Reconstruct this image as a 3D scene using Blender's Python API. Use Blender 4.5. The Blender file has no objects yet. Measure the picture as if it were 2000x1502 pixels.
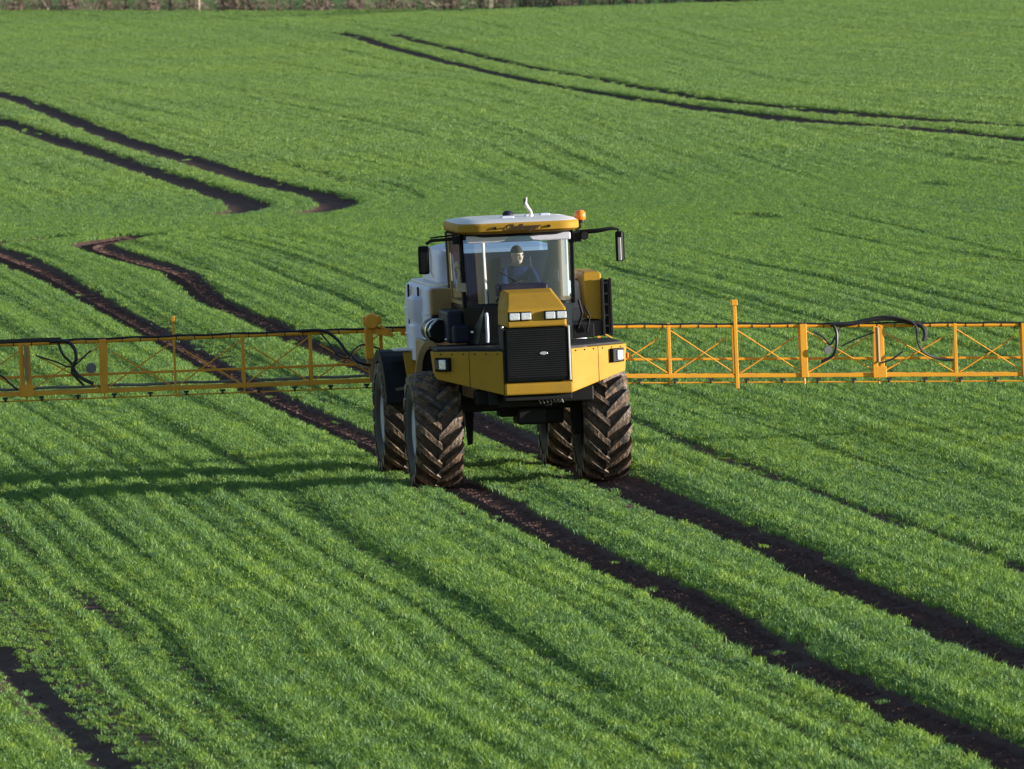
import bpy, bmesh, math, random
import numpy as np
from mathutils import Vector, Matrix, noise
R = math.radians
rnd = random.Random(7)
rng = np.random.default_rng(11)
scene = bpy.context.scene
COL = scene.collection

# ------------------------------------------------------------------ camera
F = 20500.0                 # focal length in photo pixels (photo is 2000 wide)
CAM = Vector((0.0, -141.4, 8.4))
PITCH = (751 + 290) / F
cam = bpy.data.cameras.new('camera')
cam.sensor_width = 36.0
cam.lens = F * 36.0 / 2000.0
cam.clip_start = 1.0
cam.clip_end = 9000.0
cam.dof.use_dof = True
cam.dof.focus_distance = 139.5
cam.dof.aperture_fstop = 9.0
camo = bpy.data.objects.new('camera', cam)
COL.objects.link(camo)
camo.location = CAM
camo.rotation_euler = (math.pi / 2 - PITCH, 0, 0)
scene.camera = camo

# ------------------------------------------------------------------ light
SUN_EL, SUN_AZ = 10.2, 96.5          # azimuth clockwise from +Y
world = bpy.data.worlds.new('World')
scene.world = world
world.use_nodes = True
wn = world.node_tree
bg = wn.nodes['Background']
sky = wn.nodes.new('ShaderNodeTexSky')
sky.sky_type = 'NISHITA'
sky.sun_disc = False
sky.sun_elevation = R(SUN_EL)
sky.sun_rotation = R(SUN_AZ)
sky.air_density = 1.0
sky.dust_density = 0.25
sky.ozone_density = 1.5
wn.links.new(sky.outputs[0], bg.inputs[0])
bg.inputs[1].default_value = 0.095
sl = bpy.data.lights.new('sun', 'SUN')
sl.energy = 5.0
sl.angle = R(0.5)
sl.color = (1.0, 0.94, 0.83)
so = bpy.data.objects.new('sun', sl)
COL.objects.link(so)
sd = Vector((math.sin(R(SUN_AZ)) * math.cos(R(SUN_EL)), math.cos(R(SUN_AZ)) * math.cos(R(SUN_EL)), math.sin(R(SUN_EL))))
so.rotation_euler = sd.to_track_quat('Z', 'Y').to_euler()
so.location = (30, 0, 30)
scene.view_settings.view_transform = 'Standard'
scene.view_settings.look = 'None'
scene.view_settings.gamma = 1.0
scene.view_settings.exposure = 1.1
scene.view_settings.use_curve_mapping = False

# ------------------------------------------------------------------ terrain function and pixel -> ground
def hgt(x, y):
    D = y + 141.4
    z = 5.0 * np.tanh(0.04 * x / 5.0)
    z = z + 0.05 * np.sin(0.11 * x + 0.035 * y + 1.0) * np.clip((D - 160) / 120, 0, 1)
    z = z + 0.10 * np.sin(0.05 * x - 0.028 * y + 0.4) * np.clip((D - 200) / 150, 0, 1)
    far = np.clip((D - 700) / 1500, 0, 1)
    return z + 22 * far * far
_cp, _sp = math.cos(PITCH), math.sin(PITCH)
def G(px, py):
    a = (px - 1000) / F
    b = (751 - py) / F
    d = Vector((a, _cp + b * _sp, -_sp + b * _cp))
    z = 0.0
    for _ in range(14):
        t = (z - CAM.z) / d.z
        z = float(hgt(CAM.x + d.x * t, CAM.y + d.y * t))
    p = CAM + d * t
    return (p.x, p.y)

def catmull(pts, n=8):
    P = [np.array(p, float) for p in pts]
    P = [2 * P[0] - P[1]] + P + [2 * P[-1] - P[-2]]
    out = []
    for i in range(1, len(P) - 2):
        for k in range(n):
            t = k / n
            out.append(0.5 * ((2 * P[i]) + (-P[i-1] + P[i+1]) * t + (2*P[i-1] - 5*P[i] + 4*P[i+1] - P[i+2]) * t*t + (-P[i-1] + 3*P[i] - 3*P[i+1] + P[i+2]) * t**3))
    out.append(P[-2])
    return np.array(out)

# traced centre lines of wheel tracks, photo pixels -> laid on the ground
TR_L = [(2400,1690),(1990,1490),(1668,1348),(1508,1272),(1366,1184),(1190,1104),(1030,1020),(893,948),(672,842),(515,770),(278,640),(192,592),(84,533),(0,498),(-45,484),(-20,477),(45,472),(112,463),(405,428),(466,415),(488,404),(450,388),(360,359),(270,330),(180,298),(90,269),(0,238),(-200,175)]
TR_R = [(2500,1480),(1955,1276),(1800,1204),(1640,1138),(1535,1080),(1395,1024),(1362,1010),(1225,950),(1040,872),(960,836),(665,698),(597,673),(507,627),(417,591),(350,536),(262,509),(190,486),(182,478),(205,472),(270,462),(594,420),(630,412),(662,400),(626,384),(540,364),(450,337),(360,310),(270,285),(180,253),(90,215),(0,186),(-200,135)]
TR_U1 = [(662,65),(700,74),(780,98),(900,129),(1120,176),(1340,209),(1560,236),(1780,253),(2000,274),(2200,292)]
TR_U2 = [(768,68),(820,82),(900,101),(1120,148),(1340,189),(1560,214),(1780,233),(2000,249),(2200,265)]
TR_B = [(-80,1215),(0,1286),(60,1340),(105,1385),(150,1433),(204,1481),(228,1502),(300,1570)]
THIN = [
 ([(1180,800),(1240,828),(1400,893),(1560,953),(1700,1008),(1850,1060),(2000,1118),(2100,1160)], .12, 1.0),
 ([(150,1160),(270,1250),(345,1316),(420,1385),(525,1454),(600,1510)], .12, .6),
 ([(560,985),(660,1045),(780,1111),(900,1186),(990,1240),(1080,1294),(1200,1370)], .10, .6),
 ([(861,1039),(990,1117),(1050,1150),(1200,1231)], .08, .5),
 ([(1200,1240),(1360,1332),(1520,1408),(1680,1496)], .10, .55),
 ([(1240,735),(1347,776),(1505,834),(1640,888),(1775,929),(1955,987)], .10, .5),
 ([(1560,404),(1780,453),(2000,508)], .10, .6),
 ([(1582,451),(1725,481),(1807,503)], .12, .6),
 ([(486,511),(576,552),(700,600),(760,640)], .10, .7),
 ([(157,199),(315,250),(540,313),(675,358)], .12, .6),
 ([(740,357),(790,370),(823,390),(800,396)], .12, .7),
 ([(640,92),(740,118),(840,142)], .15, .7),
 ([(0,140),(157,199),(315,262),(540,330)], .08, .4),
 ([(200,800),(330,850),(470,905)], .10, .5),
 ([(380,780),(480,830),(560,880)], .09, .6),
 ([(0,1030),(120,1120),(260,1240)], .10, .45),
 ([(1455,421),(1475,425),(1500,431)], .3, .8),
 ([(1810,362),(1830,366),(1860,368)], .3, .7),
 ([(1300,520),(1500,575),(1700,620),(2000,680)], .10, .4),
 ([(1150,505),(1240,545),(1400,590)], .10, .4),
]
def track(pts): return catmull([G(*p) for p in pts], 8)
WL, WR = track(TR_L), track(TR_R)
LB = track(TR_L[:17] + [(120,465)]); LT = track([(420,424)] + TR_L[19:])
RB = track(TR_R[:20] + [(290,462)]); RT = track([(585,421)] + TR_R[20:])
TRACKS = [(LB, .36, 1), (RB, .36, 1), (LT, .36, 1), (RT, .36, 1), (track(TR_U1), .31, 1), (track(TR_U2), .24, .97), (track(TR_B), .15, 1)]
def widen(hw, x, y):
    D = y + 141.4
    return hw + .14*np.clip((D-195)/60, 0, 1) + .10*np.clip((D-214)/8, 0, 1)*np.clip((266-D)/14, 0, 1)*(x < 0) + .35*np.clip((x-2)/10, 0, 1)*np.clip((D-290)/20, 0, 1)
THINW = [(track(p), w, s) for p, w, s in THIN]

def pdist(x, y, poly):
    """distance from many points to a polyline"""
    best = np.full(x.shape, 1e9)
    for (ax, ay), (bx, by) in zip(poly[:-1], poly[1:]):
        lo, hi = min(ay, by) - 3, max(ay, by) + 3
        m = (y > lo) & (y < hi)
        if not m.any(): continue
        dx, dy = bx - ax, by - ay
        L = dx*dx + dy*dy + 1e-12
        xx, yy = x[m], y[m]
        t = np.clip(((xx-ax)*dx + (yy-ay)*dy) / L, 0, 1)
        best[m] = np.minimum(best[m], np.hypot(xx-ax-t*dx, yy-ay-t*dy))
    return best

# row coordinate u: rows are the level curves of u = x - c(x, y)
_o = np.argsort(WL[:, 1])
_cy, _cx = WL[_o, 1], WL[_o, 0]
def c1(y):
    v = np.interp(y, _cy, _cx)
    v = np.where(y > _cy[-1], _cx[-1] - (y - _cy[-1]) * 0.115, v)
    return np.where(y < _cy[0], _cx[0] - (y - _cy[0]) * 0.12, v)
_b = float(c1(np.array([60.0]))[0])
_K = np.array([60, 80, 108, 160, 222, 345, 700, 4000.]) ; _V = np.array([_b, _b-3.2, _b-6.6, _b-13, _b-23, _b-35, _b-66, _b-290])
def c2(y): return np.where(y < 60, c1(y), np.interp(y, _K, _V))
def cc(x, y):
    w = np.clip((x + 3.0) / 14.0, 0, 1); w = w*w*(3-2*w)
    return c1(y)*(1-w) + c2(y)*w
def x_from_u(u, y):
    x = u + c1(y)
    for _ in range(12): x = 0.5*x + 0.5*(u + cc(x, y))
    return x

def vnoise(a, b, seed=0):
    """cheap 2-D value noise, numpy"""
    ia, ib = np.floor(a).astype(np.int64), np.floor(b).astype(np.int64)
    fa, fb = a-ia, b-ib
    fa, fb = fa*fa*(3-2*fa), fb*fb*(3-2*fb)
    def h(i, j):
        n = (i*374761393 + j*668265263 + seed*974711) & 0xffffffff
        n = ((n ^ (n >> 13)) * 1274126177) & 0xffffffff
        return ((n ^ (n >> 16)) & 0xffff) / 65535.0
    return (h(ia,ib)*(1-fa)+h(ia+1,ib)*fa)*(1-fb) + (h(ia,ib+1)*(1-fa)+h(ia+1,ib+1)*fa)*fb

# hedge base line (world)
HEDGE = catmull([G(*p) for p in [(-500,21),(-200,21),(0,21),(300,22),(600,22),(900,19),(1200,11),(1450,4),(1650,-2),(1900,-12),(2300,-30)]], 6)
_ho = np.argsort(HEDGE[:, 0])
def hedge_y(x): return np.interp(x, HEDGE[_ho, 0], HEDGE[_ho, 1])

# ------------------------------------------------------------------ material helpers
def srgb(r, g, b):
    f = lambda c: (c/255/12.92) if c/255 <= .04045 else ((c/255+.055)/1.055)**2.4
    return (f(r), f(g), f(b))
class NT:
    def __init__(s, name):
        s.m = bpy.data.materials.new(name); s.m.use_nodes = True
        s.t = s.m.node_tree; s.b = s.t.nodes['Principled BSDF']; s.out = s.t.nodes['Material Output']
    def n(s, typ, **kw):
        o = s.t.nodes.new(typ)
        for k, v in kw.items(): setattr(o, k, v)
        return o
    def l(s, a, b): s.t.links.new(a, b)
    def noise(s, scale, detail=4, coord=None, rough=.6):
        o = s.n('ShaderNodeTexNoise'); o.inputs['Scale'].default_value = scale; o.inputs['Detail'].default_value = detail; o.inputs['Roughness'].default_value = rough
        if coord is not None: s.l(coord, o.inputs['Vector'])
        return o.outputs['Fac']
    def ramp(s, fac, stops):
        o = s.n('ShaderNodeValToRGB'); e = o.color_ramp.elements
        while len(e) < len(stops): e.new(.5)
        for i, (p, c) in enumerate(stops): e[i].position = p; e[i].color = (*c, 1) if len(c) == 3 else c
        s.l(fac, o.inputs[0]); return o.outputs[0]
    def mix(s, fac, a, b, mode='MIX'):
        o = s.n('ShaderNodeMix'); o.data_type = 'RGBA'; o.blend_type = mode
        for sock, v in ((o.inputs[0], fac), (o.inputs[6], a), (o.inputs[7], b)):
            if isinstance(v, (int, float)): sock.default_value = v
            elif isinstance(v, tuple): sock.default_value = (*v, 1) if len(v) == 3 else v
            else: s.l(v, sock)
        return o.outputs[2]
    def bump(s, h, strength=.3, dist=.02):
        o = s.n('ShaderNodeBump'); o.inputs['Strength'].default_value = strength; o.inputs['Distance'].default_value = dist
        s.l(h, o.inputs['Height']); s.l(o.outputs[0], s.b.inputs['Normal'])

def paint(name, col, rough=.4, metal=0, dirt=.35, dirtcol=(.12,.085,.055), scale=3, spec=.5):
    t = NT(name)
    tc = t.n('ShaderNodeTexCoord').outputs['Object']
    n1 = t.noise(scale, 6, tc); n2 = t.noise(scale*9, 4, tc)
    f = t.ramp(n1, [(.45,(0,0,0)),(.75,(dirt,)*3)])
    f2 = t.ramp(n2, [(.55,(0,0,0)),(.8,(dirt*.8,)*3)])
    c = t.mix(f, col, dirtcol); c = t.mix(f2, c, dirtcol)
    t.l(c, t.b.inputs['Base Color'])
    r = t.ramp(n1, [(.3,(rough,)*3),(.8,(min(1,rough+.25),)*3)])
    t.l(r, t.b.inputs['Roughness'])
    t.b.inputs['Metallic'].default_value = metal
    t.b.inputs['Specular IOR Level'].default_value = spec
    return t.m
M = {}
M['yellow'] = paint('yellow_paint', (.38,.215,.024), .48, 0, .22, (.15,.10,.05), spec=.12)
M['boom'] = paint('orange_boom_paint', (.78,.34,.012), .42, 0, .25, (.22,.11,.04), 6)
M['white'] = paint('white_plastic', (.62,.62,.74), .4, 0, .15, (.30,.28,.25))
M['roofwhite'] = paint('pale_roof_paint', (.68,.64,.62), .35, 0, .1, (.4,.37,.33))
M['black'] = paint('black_steel', (.008,.008,.010), .5, 0, .2, (.03,.024,.018), spec=.25)
M['gloss'] = paint('black_gloss', (.005,.006,.008), .28, 0, .1, (.02,.017,.014), spec=.13)
M['dkblue'] = paint('dark_plastic', (.008,.010,.028), .5, 0, .1, spec=.3)
M['grey'] = paint('grey_steel', (.20,.20,.20), .5, .3, .5, (.10,.08,.06))
M['chrome'] = paint('bare_metal', (.75,.76,.78), .25, .9, .1)
M['rubber'] = paint('rubber_hose', (.016,.016,.018), .38, 0, .1)
M['rim'] = paint('rim_paint', (.42,.44,.50), .5, 0, .35, (.14,.11,.09), 5)
M['amber'] = paint('amber_lens', (.75,.20,.02), .15, 0, 0)
M['tanshade'] = paint('tan_and_shaded_yellow', (.30,.19,.07), .5, 0, .2)  # tan sheet colour; on the left side panel, yellow with shade painted in
M['darkpanel'] = paint('dark_brown_panel', (.07,.045,.05), .5, 0, .4)
M['text'] = paint('lettering_vinyl', (.035,.012,.006), .5, 0, 0)
def lensmat():
    t = NT('lamp_lens'); t.b.inputs['Base Color'].default_value = (.80,.82,.88,1); t.b.inputs['Roughness'].default_value = .12
    t.b.inputs['Metallic'].default_value = .35; t.b.inputs['Coat Weight'].default_value = .6
    n = t.noise(40, 2, t.n('ShaderNodeTexCoord').outputs['Object']); t.bump(n, .4, .01)
    return t.m
M['lens'] = lensmat()
def glassmat(name, tint, refl=.08, rough=.0, film=0):
    t = NT(name); t.t.nodes.remove(t.b)
    tr = t.n('ShaderNodeBsdfTransparent'); tr.inputs[0].default_value = (*tint, 1)
    gl = t.n('ShaderNodeBsdfGlossy'); gl.inputs[0].default_value = (.95,.97,1,1); gl.inputs['Roughness'].default_value = rough
    fr = t.n('ShaderNodeFresnel'); fr.inputs[0].default_value = 1.55
    ma = t.n('ShaderNodeMath', operation='ADD'); ma.inputs[1].default_value = refl; ma.use_clamp = True
    t.l(fr.outputs[0], ma.inputs[0])
    mx = t.n('ShaderNodeMixShader'); t.l(ma.outputs[0], mx.inputs[0]); t.l(tr.outputs[0], mx.inputs[1]); t.l(gl.outputs[0], mx.inputs[2])
    df = t.n('ShaderNodeBsdfDiffuse'); df.inputs[0].default_value = (.75,.80,.86,1)
    m2 = t.n('ShaderNodeMixShader')
    dn = t.noise(3, 5, t.n('ShaderNodeTexCoord').outputs['Object']); t.l(t.ramp(dn, [(.3,(film*.5,)*3),(.7,(film*1.4,)*3)]), m2.inputs[0])
    t.l(mx.outputs[0], m2.inputs[1]); t.l(df.outputs[0], m2.inputs[2])
    t.l(m2.outputs[0], t.out.inputs[0]); return t.m
M['glass'] = glassmat('cab_glass', (.70,.82,.90), .01, .01, .003)
M['mirrorglass'] = glassmat('mirror_glass', (.1,.1,.1), .8, .02)

def tyremat():
    t = NT('muddy_tyre')
    tc = t.n('ShaderNodeTexCoord').outputs['Object']
    n1 = t.noise(7, 8, tc, .7); n2 = t.noise(30, 5, tc)
    sep = t.n('ShaderNodeSeparateXYZ'); t.l(tc, sep.inputs[0])
    # mud sits on the tread (outside the shoulder radius), side walls stay cleaner
    r = t.n('ShaderNodeVectorMath', operation='LENGTH'); cmb = t.n('ShaderNodeCombineXYZ'); t.l(sep.outputs[1], cmb.inputs[1]); t.l(sep.outputs[2], cmb.inputs[2]); t.l(cmb.outputs[0], r.inputs[0])
    rr = t.ramp(r.outputs['Value'], [(.60,(.25,)*3),(.69,(1,)*3)])
    mud = t.ramp(n1, [(.38,(.1,)*3),(.56,(1,)*3)])
    f = t.mix(1.0, rr, mud, 'MULTIPLY')
    mc = t.ramp(n2, [(.3,(.045,.026,.017)),(.55,(.09,.054,.034)),(.75,(.17,.115,.075))])
    c = t.mix(f, (.022,.021,.024), mc)
    t.l(c, t.b.inputs['Base Color']); t.b.inputs['Roughness'].default_value = .8
    t.bump(n2, .5, .015)
    return t.m
M['tyre'] = tyremat()
def lugmat():
    t = NT('muddy_lug')
    tc = t.n('ShaderNodeNewGeometry').outputs['Position']
    n1 = t.noise(9, 8, tc, .7); n2 = t.noise(45, 5, tc)
    mc = t.ramp(n2, [(.3,(.08,.045,.026)),(.5,(.16,.098,.060)),(.72,(.30,.21,.145))])
    f = t.ramp(n1, [(.42,(0,0,0)),(.56,(1,1,1))])
    c = t.mix(f, (.028,.023,.022), mc)
    t.l(c, t.b.inputs['Base Color']); t.b.inputs['Roughness'].default_value = .6
    t.bump(n2, .6, .015)
    return t.m
M['lug'] = lugmat()

def groundmat():
    t = NT('field_soil')
    g = t.n('ShaderNodeNewGeometry').outputs['Position']
    a = t.noise(2.2, 8, g, .7); b = t.noise(14, 6, g, .7)
    soil = t.ramp(a, [(.3,(.070,.038,.033)),(.6,(.115,.065,.055)),(.8,(.17,.105,.088))])
    soil = t.mix(t.ramp(b, [(.5,(0,0,0)),(.75,(.7,.7,.7))]), soil, (.22,.13,.10))
    # pasture beyond the hedge, from the painted mask attribute
    at = t.n('ShaderNodeAttribute', attribute_name='pasture')
    p1 = t.noise(.12, 6, g); p2 = t.noise(1.5, 5, g)
    past = t.ramp(p1, [(.3,(.10,.19,.045)),(.7,(.15,.26,.065))])
    past = t.mix(t.ramp(p2, [(.4,(0,0,0)),(.7,(.5,.5,.5))]), past, (.07,.12,.05))
    c = t.mix(at.outputs['Fac'], soil, past)
    t.l(c, t.b.inputs['Base Color']); t.b.inputs['Roughness'].default_value = .95
    t.b.inputs['Specular IOR Level'].default_value = .1
    t.bump(b, .8, .05)
    return t.m
M['ground'] = groundmat()

def leafmat(name, cols, transl=.35, vary=1.0):
    t = NT(name)
    g = t.n('ShaderNodeNewGeometry').outputs['Position']
    big = t.noise(.06, 3, g); mid = t.noise(.9, 4, g); fine = t.noise(22, 2, g)
    c = t.ramp(fine, [(.3, cols[0]), (.5, cols[1]), (.7, cols[2])])
    c = t.mix(t.ramp(mid, [(.35,(0,0,0)),(.68,(.75,)*3)]), c, cols[3])
    c = t.mix(t.ramp(big, [(.35,(0,0,0)),(.65,(.5,)*3)]), c, cols[4])
    oi = t.n('ShaderNodeObjectInfo').outputs['Random']
    hv = t.ramp(oi, [(.0,(.62,.74,.95)),(.35,(.88,.94,1.0)),(.7,(1.05,1.04,.9)),(1.0,(1.38,1.25,.85))]); c = t.mix(vary, c, hv, 'MULTIPLY')
    t.l(c, t.b.inputs['Base Color']); t.b.inputs['Roughness'].default_value = .5
    t.b.inputs['Specular IOR Level'].default_value = .3
    tl = t.n('ShaderNodeBsdfTranslucent'); c2_ = t.mix(1.0, c, (1.25,1.25,.55), 'MULTIPLY'); t.l(c2_, tl.inputs[0])
    mx = t.n('ShaderNodeMixShader'); mx.inputs[0].default_value = transl
    t.l(t.b.outputs[0], mx.inputs[1]); t.l(tl.outputs[0], mx.inputs[2]); t.l(mx.outputs[0], t.out.inputs[0])
    return t.m
M['wheat_far'] = leafmat('wheat_leaf_far', [(.105,.185,.052),(.170,.275,.078),(.25,.37,.11),(.215,.31,.070),(.125,.22,.092)], vary=.45)  # slightly lighter, yellower greens for the distant tufts
M['wheat'] = leafmat('wheat_leaf', [(.090,.172,.048),(.148,.255,.072),(.225,.35,.105),(.20,.30,.062),(.105,.205,.088)])
def barkmat(name, a, b):
    t = NT(name); g = t.n('ShaderNodeNewGeometry').outputs['Position']
    t.l(t.ramp(t.noise(3, 6, g), [(.35,a),(.65,b)]), t.b.inputs['Base Color']); t.b.inputs['Roughness'].default_value = .9
    return t.m
M['bark'] = barkmat('hedge_bark', (.07,.045,.042), (.26,.18,.155))
M['twig'] = barkmat('hedge_twig', (.12,.075,.065), (.36,.25,.20))
M['pale'] = barkmat('pale_wood', (.35,.28,.20), (.55,.45,.34))
M['hleaf'] = leafmat('hedge_leaf', [(.05,.08,.03),(.08,.12,.04),(.12,.16,.06),(.09,.08,.05),(.07,.10,.04)])

# ------------------------------------------------------------------ object helpers
def link(name, me, mat=None, parent=None):
    o = bpy.data.objects.new(name, me); COL.objects.link(o)
    if mat is not None: me.materials.append(M[mat] if isinstance(mat, str) else mat)
    if parent is not None: o.parent = parent
    return o
def tag(o, label=None, cat=None, group=None, kind=None):
    for k, v in (('label', label), ('category', cat), ('group', group), ('kind', kind)):
        if v: o[k] = v
    return o
def empty(name, mat=None):
    o = bpy.data.objects.new(name, None); COL.objects.link(o); o.empty_display_size = .2
    if mat is not None: o.matrix_world = mat
    return o
class B:
    """collects primitives into one bmesh"""
    def __init__(s): s.bm = bmesh.new()
    def box(s, x0, x1, y0, y1, z0, z1, rot=None, piv=None):
        m = bmesh.ops.create_cube(s.bm, size=1.0)['verts']
        c = Vector(((x0+x1)/2, (y0+y1)/2, (z0+z1)/2))
        for v in m:
            v.co = Vector((v.co.x*(x1-x0), v.co.y*(y1-y0), v.co.z*(z1-z0)))
            if rot is not None: v.co = rot @ v.co
            v.co += c
        return s
    def beam(s, a, b, w, h=None):
        a, b = Vector(a), Vector(b); h = h or w
        d = b-a; L = d.length; q = d.to_track_quat('Y', 'Z').to_matrix()
        m = bmesh.ops.create_cube(s.bm, size=1.0)['verts']
        for v in m: v.co = q @ Vector((v.co.x*w, v.co.y*L, v.co.z*h)) + (a+b)/2
        return s
    def tube(s, pts, r, n=8, cap=True):
        pts = [Vector(p) for p in pts]; rings = []
        rr = r if hasattr(r, '__len__') else [r]*len(pts)
        prev = None
        for i, p in enumerate(pts):
            t = (pts[min(i+1, len(pts)-1)] - pts[max(i-1, 0)]).normalized()
            if prev is None:
                u = t.cross(Vector((0,0,1)))
                if u.length < .05: u = t.cross(Vector((1,0,0)))
            else: u = prev - t*prev.dot(t)
            u.normalize(); prev = u; w = t.cross(u)
            rings.append([s.bm.verts.new(p + (u*math.cos(2*math.pi*k/n) + w*math.sin(2*math.pi*k/n))*rr[i]) for k in range(n)])
        for A, C in zip(rings[:-1], rings[1:]):
            for k in range(n): s.bm.faces.new((A[k], A[(k+1)%n], C[(k+1)%n], C[k]))
        if cap: s.bm.faces.new(rings[0][::-1]); s.bm.faces.new(rings[-1])
        return s
    def loft(s, loops, cap=True, closed=True):
        rings = [[s.bm.verts.new(p) for p in L] for L in loops]; n = len(rings[0])
        for A, C in zip(rings[:-1], rings[1:]):
            for k in range(n if closed else n-1): s.bm.faces.new((A[k], A[(k+1)%n], C[(k+1)%n], C[k]))
        if cap: s.bm.faces.new(rings[0][::-1]); s.bm.faces.new(rings[-1])
        return s
    def lathe(s, prof, axis='Z', n=24, c=(0,0,0)):
        c = Vector(c); rings = []
        for r, h in prof:
            L = []
            for k in range(n):
                a = 2*math.pi*k/n
                p = {'Z': (r*math.cos(a), r*math.sin(a), h), 'X': (h, r*math.cos(a), r*math.sin(a)), 'Y': (r*math.cos(a), h, r*math.sin(a))}[axis]
                L.append(s.bm.verts.new(c + Vector(p)))
            rings.append(L)
        for A, C in zip(rings[:-1], rings[1:]):
            for k in range(n): s.bm.faces.new((A[k], A[(k+1)%n], C[(k+1)%n], C[k]))
        s.bm.faces.new(rings[0][::-1]); s.bm.faces.new(rings[-1])
        return s
    def prism(s, poly, d):
        """polygon (list of 3-D points) thickened by vector d"""
        d = Vector(d)
        return s.loft([[Vector(p) for p in poly], [Vector(p)+d for p in poly]])
    def out(s, name, mat, parent=None, bevel=0, smooth=False, seg=2):
        bmesh.ops.recalc_face_normals(s.bm, faces=s.bm.faces)
        me = bpy.data.meshes.new(name); s.bm.to_mesh(me); s.bm.free()
        if smooth:
            for p in me.polygons: p.use_smooth = True
            if hasattr(me, 'set_sharp_from_angle'): me.set_sharp_from_angle(angle=R(38))
        o = link(name, me, mat, parent)
        if bevel:
            m = o.modifiers.new('bevel', 'BEVEL'); m.width = bevel; m.segments = seg; m.limit_method = 'ANGLE'; m.angle_limit = R(30)
        return o

# ------------------------------------------------------------------ GROUND: one sheet to the horizon
def axis_grid(parts):
    out = []
    for a, b, n in parts: out += list(np.linspace(a, b, n, endpoint=False))
    return np.array(out + [parts[-1][1]])
ug = axis_grid([(-4000,-400,10),(-400,-60,14),(-60,-12,90),(-12,-4,40),(-4,-1,15),(-1,3.6,62),(3.6,14,60),(14,60,130),(60,400,16),(400,4000,10)])
yg = axis_grid([(-600,-150,12),(-150,-60,90),(-60,20,110),(20,90,70),(90,125,70),(125,300,150),(300,520,90),(520,900,30),(900,6000,24)])
UU, YY = np.meshgrid(ug, yg)
near = np.clip(1 - (np.abs(UU) - 60)/60, 0, 1)
XX = UU + near * c1(np.clip(YY, -70, 560))
ZZ = hgt(XX, YY)
fx, fy = XX.ravel(), YY.ravel()
sel = (np.abs(fx) < 60) & (fy < 560) & (fy > -60)
dep = np.zeros(fx.shape)
for poly, hw, st in TRACKS:
    d = np.full(fx.shape, 1e9); d[sel] = pdist(fx[sel], fy[sel], poly)
    hw = widen(hw, fx, fy)
    t = np.clip((hw*1.0 + .12 - d) / .16, 0, 1)
    lip = np.clip(1 - np.abs(d - hw - .16) / .12, 0, 1)
    dep = np.minimum(dep, -.07*st*t + .025*lip*(t <= 0))
fz = ZZ.ravel() + dep
fz[sel] += .012 * (vnoise(fx[sel]*4, fy[sel]*2, 5) - .5)
past = np.zeros(fx.shape)
past[fy > hedge_y(fx) + 1.0] = 1
nr, nc = XX.shape
me = bpy.data.meshes.new('ground')
idx = np.arange(nr*nc).reshape(nr, nc)
quads = np.stack([idx[:-1,:-1], idx[:-1,1:], idx[1:,1:], idx[1:,:-1]], -1).reshape(-1, 4)
me.vertices.add(nr*nc); me.vertices.foreach_set('co', np.stack([fx, fy, fz], -1).ravel())
me.loops.add(quads.size); me.loops.foreach_set('vertex_index', quads.ravel())
me.polygons.add(len(quads)); me.polygons.foreach_set('loop_start', np.arange(0, quads.size, 4))
me.polygons.foreach_set('use_smooth', np.ones(len(quads), bool))
a = me.attributes.new('pasture', 'FLOAT', 'POINT'); a.data.foreach_set('value', past)
me.update(); me.validate()
tag(link('ground', me, 'ground'), kind='structure')

# ------------------------------------------------------------------ CROP: rows of young wheat (nobody could count it)
proto_col = bpy.data.collections.new('wheat_tufts')          # sources only, never linked to the scene
proto_far = bpy.data.collections.new('wheat_tufts_far')
def tuft(name, col, length, width, count, h0, bw, seed, mat='wheat'):
    r = random.Random(seed); vs, fs = [], []
    for _ in range(count):
        x, y = r.gauss(0, width/2.6), r.uniform(-length/2, length/2)
        h = h0*r.uniform(.55, 1.15); a = r.uniform(0, 6.283); lean = r.uniform(.1, .75)*h
        dx, dy = math.cos(a), math.sin(a); w = bw*r.uniform(.7, 1.2)/2
        b = r.uniform(0, 6.283); px, py = math.cos(b)*w, math.sin(b)*w
        i = len(vs)
        mx, my, mz = x+dx*lean*.3, y+dy*lean*.3, h*.62
        droop = r.uniform(.75, 1.0)
        vs += [(x-px*.7, y-py*.7, -.02), (x+px*.7, y+py*.7, -.02), (mx+px, my+py, mz), (mx-px, my-py, mz), (x+dx*lean, y+dy*lean, h*droop)]
        fs += [(i, i+1, i+2, i+3), (i+3, i+2, i+4)]
    m = bpy.data.meshes.new(name); m.from_pydata(vs, [], fs); m.materials.append(M[mat])
    o = bpy.data.objects.new(name, m); col.objects.link(o)
for k in range(10): tuft('wheat_tuft', proto_col, .30, .085, 40, .118, .0105, 100+k)
for k in range(6): tuft('wheat_tuft', proto_far, .85, .13, 90, .100, .013, 200+k, 'wheat_far')

def scatter_points(y0, y1, ds, dl, seed):
    r = np.random.default_rng(seed)
    X, Y, U = [], [], []
    y = y0
    us = np.arange(-75, 95, ds)
    while y < y1:
        D = y + 141.4
        half = D*.0488*1.03 + 4.5
        yy = np.full(us.shape, y) + r.uniform(0, dl, us.shape)
        xx = x_from_u(us, yy)
        m = (np.abs(xx) < half)
        X.append(xx[m]); Y.append(yy[m]); U.append(us[m]); y += dl
    return np.concatenate(X), np.concatenate(Y), np.concatenate(U)

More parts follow.
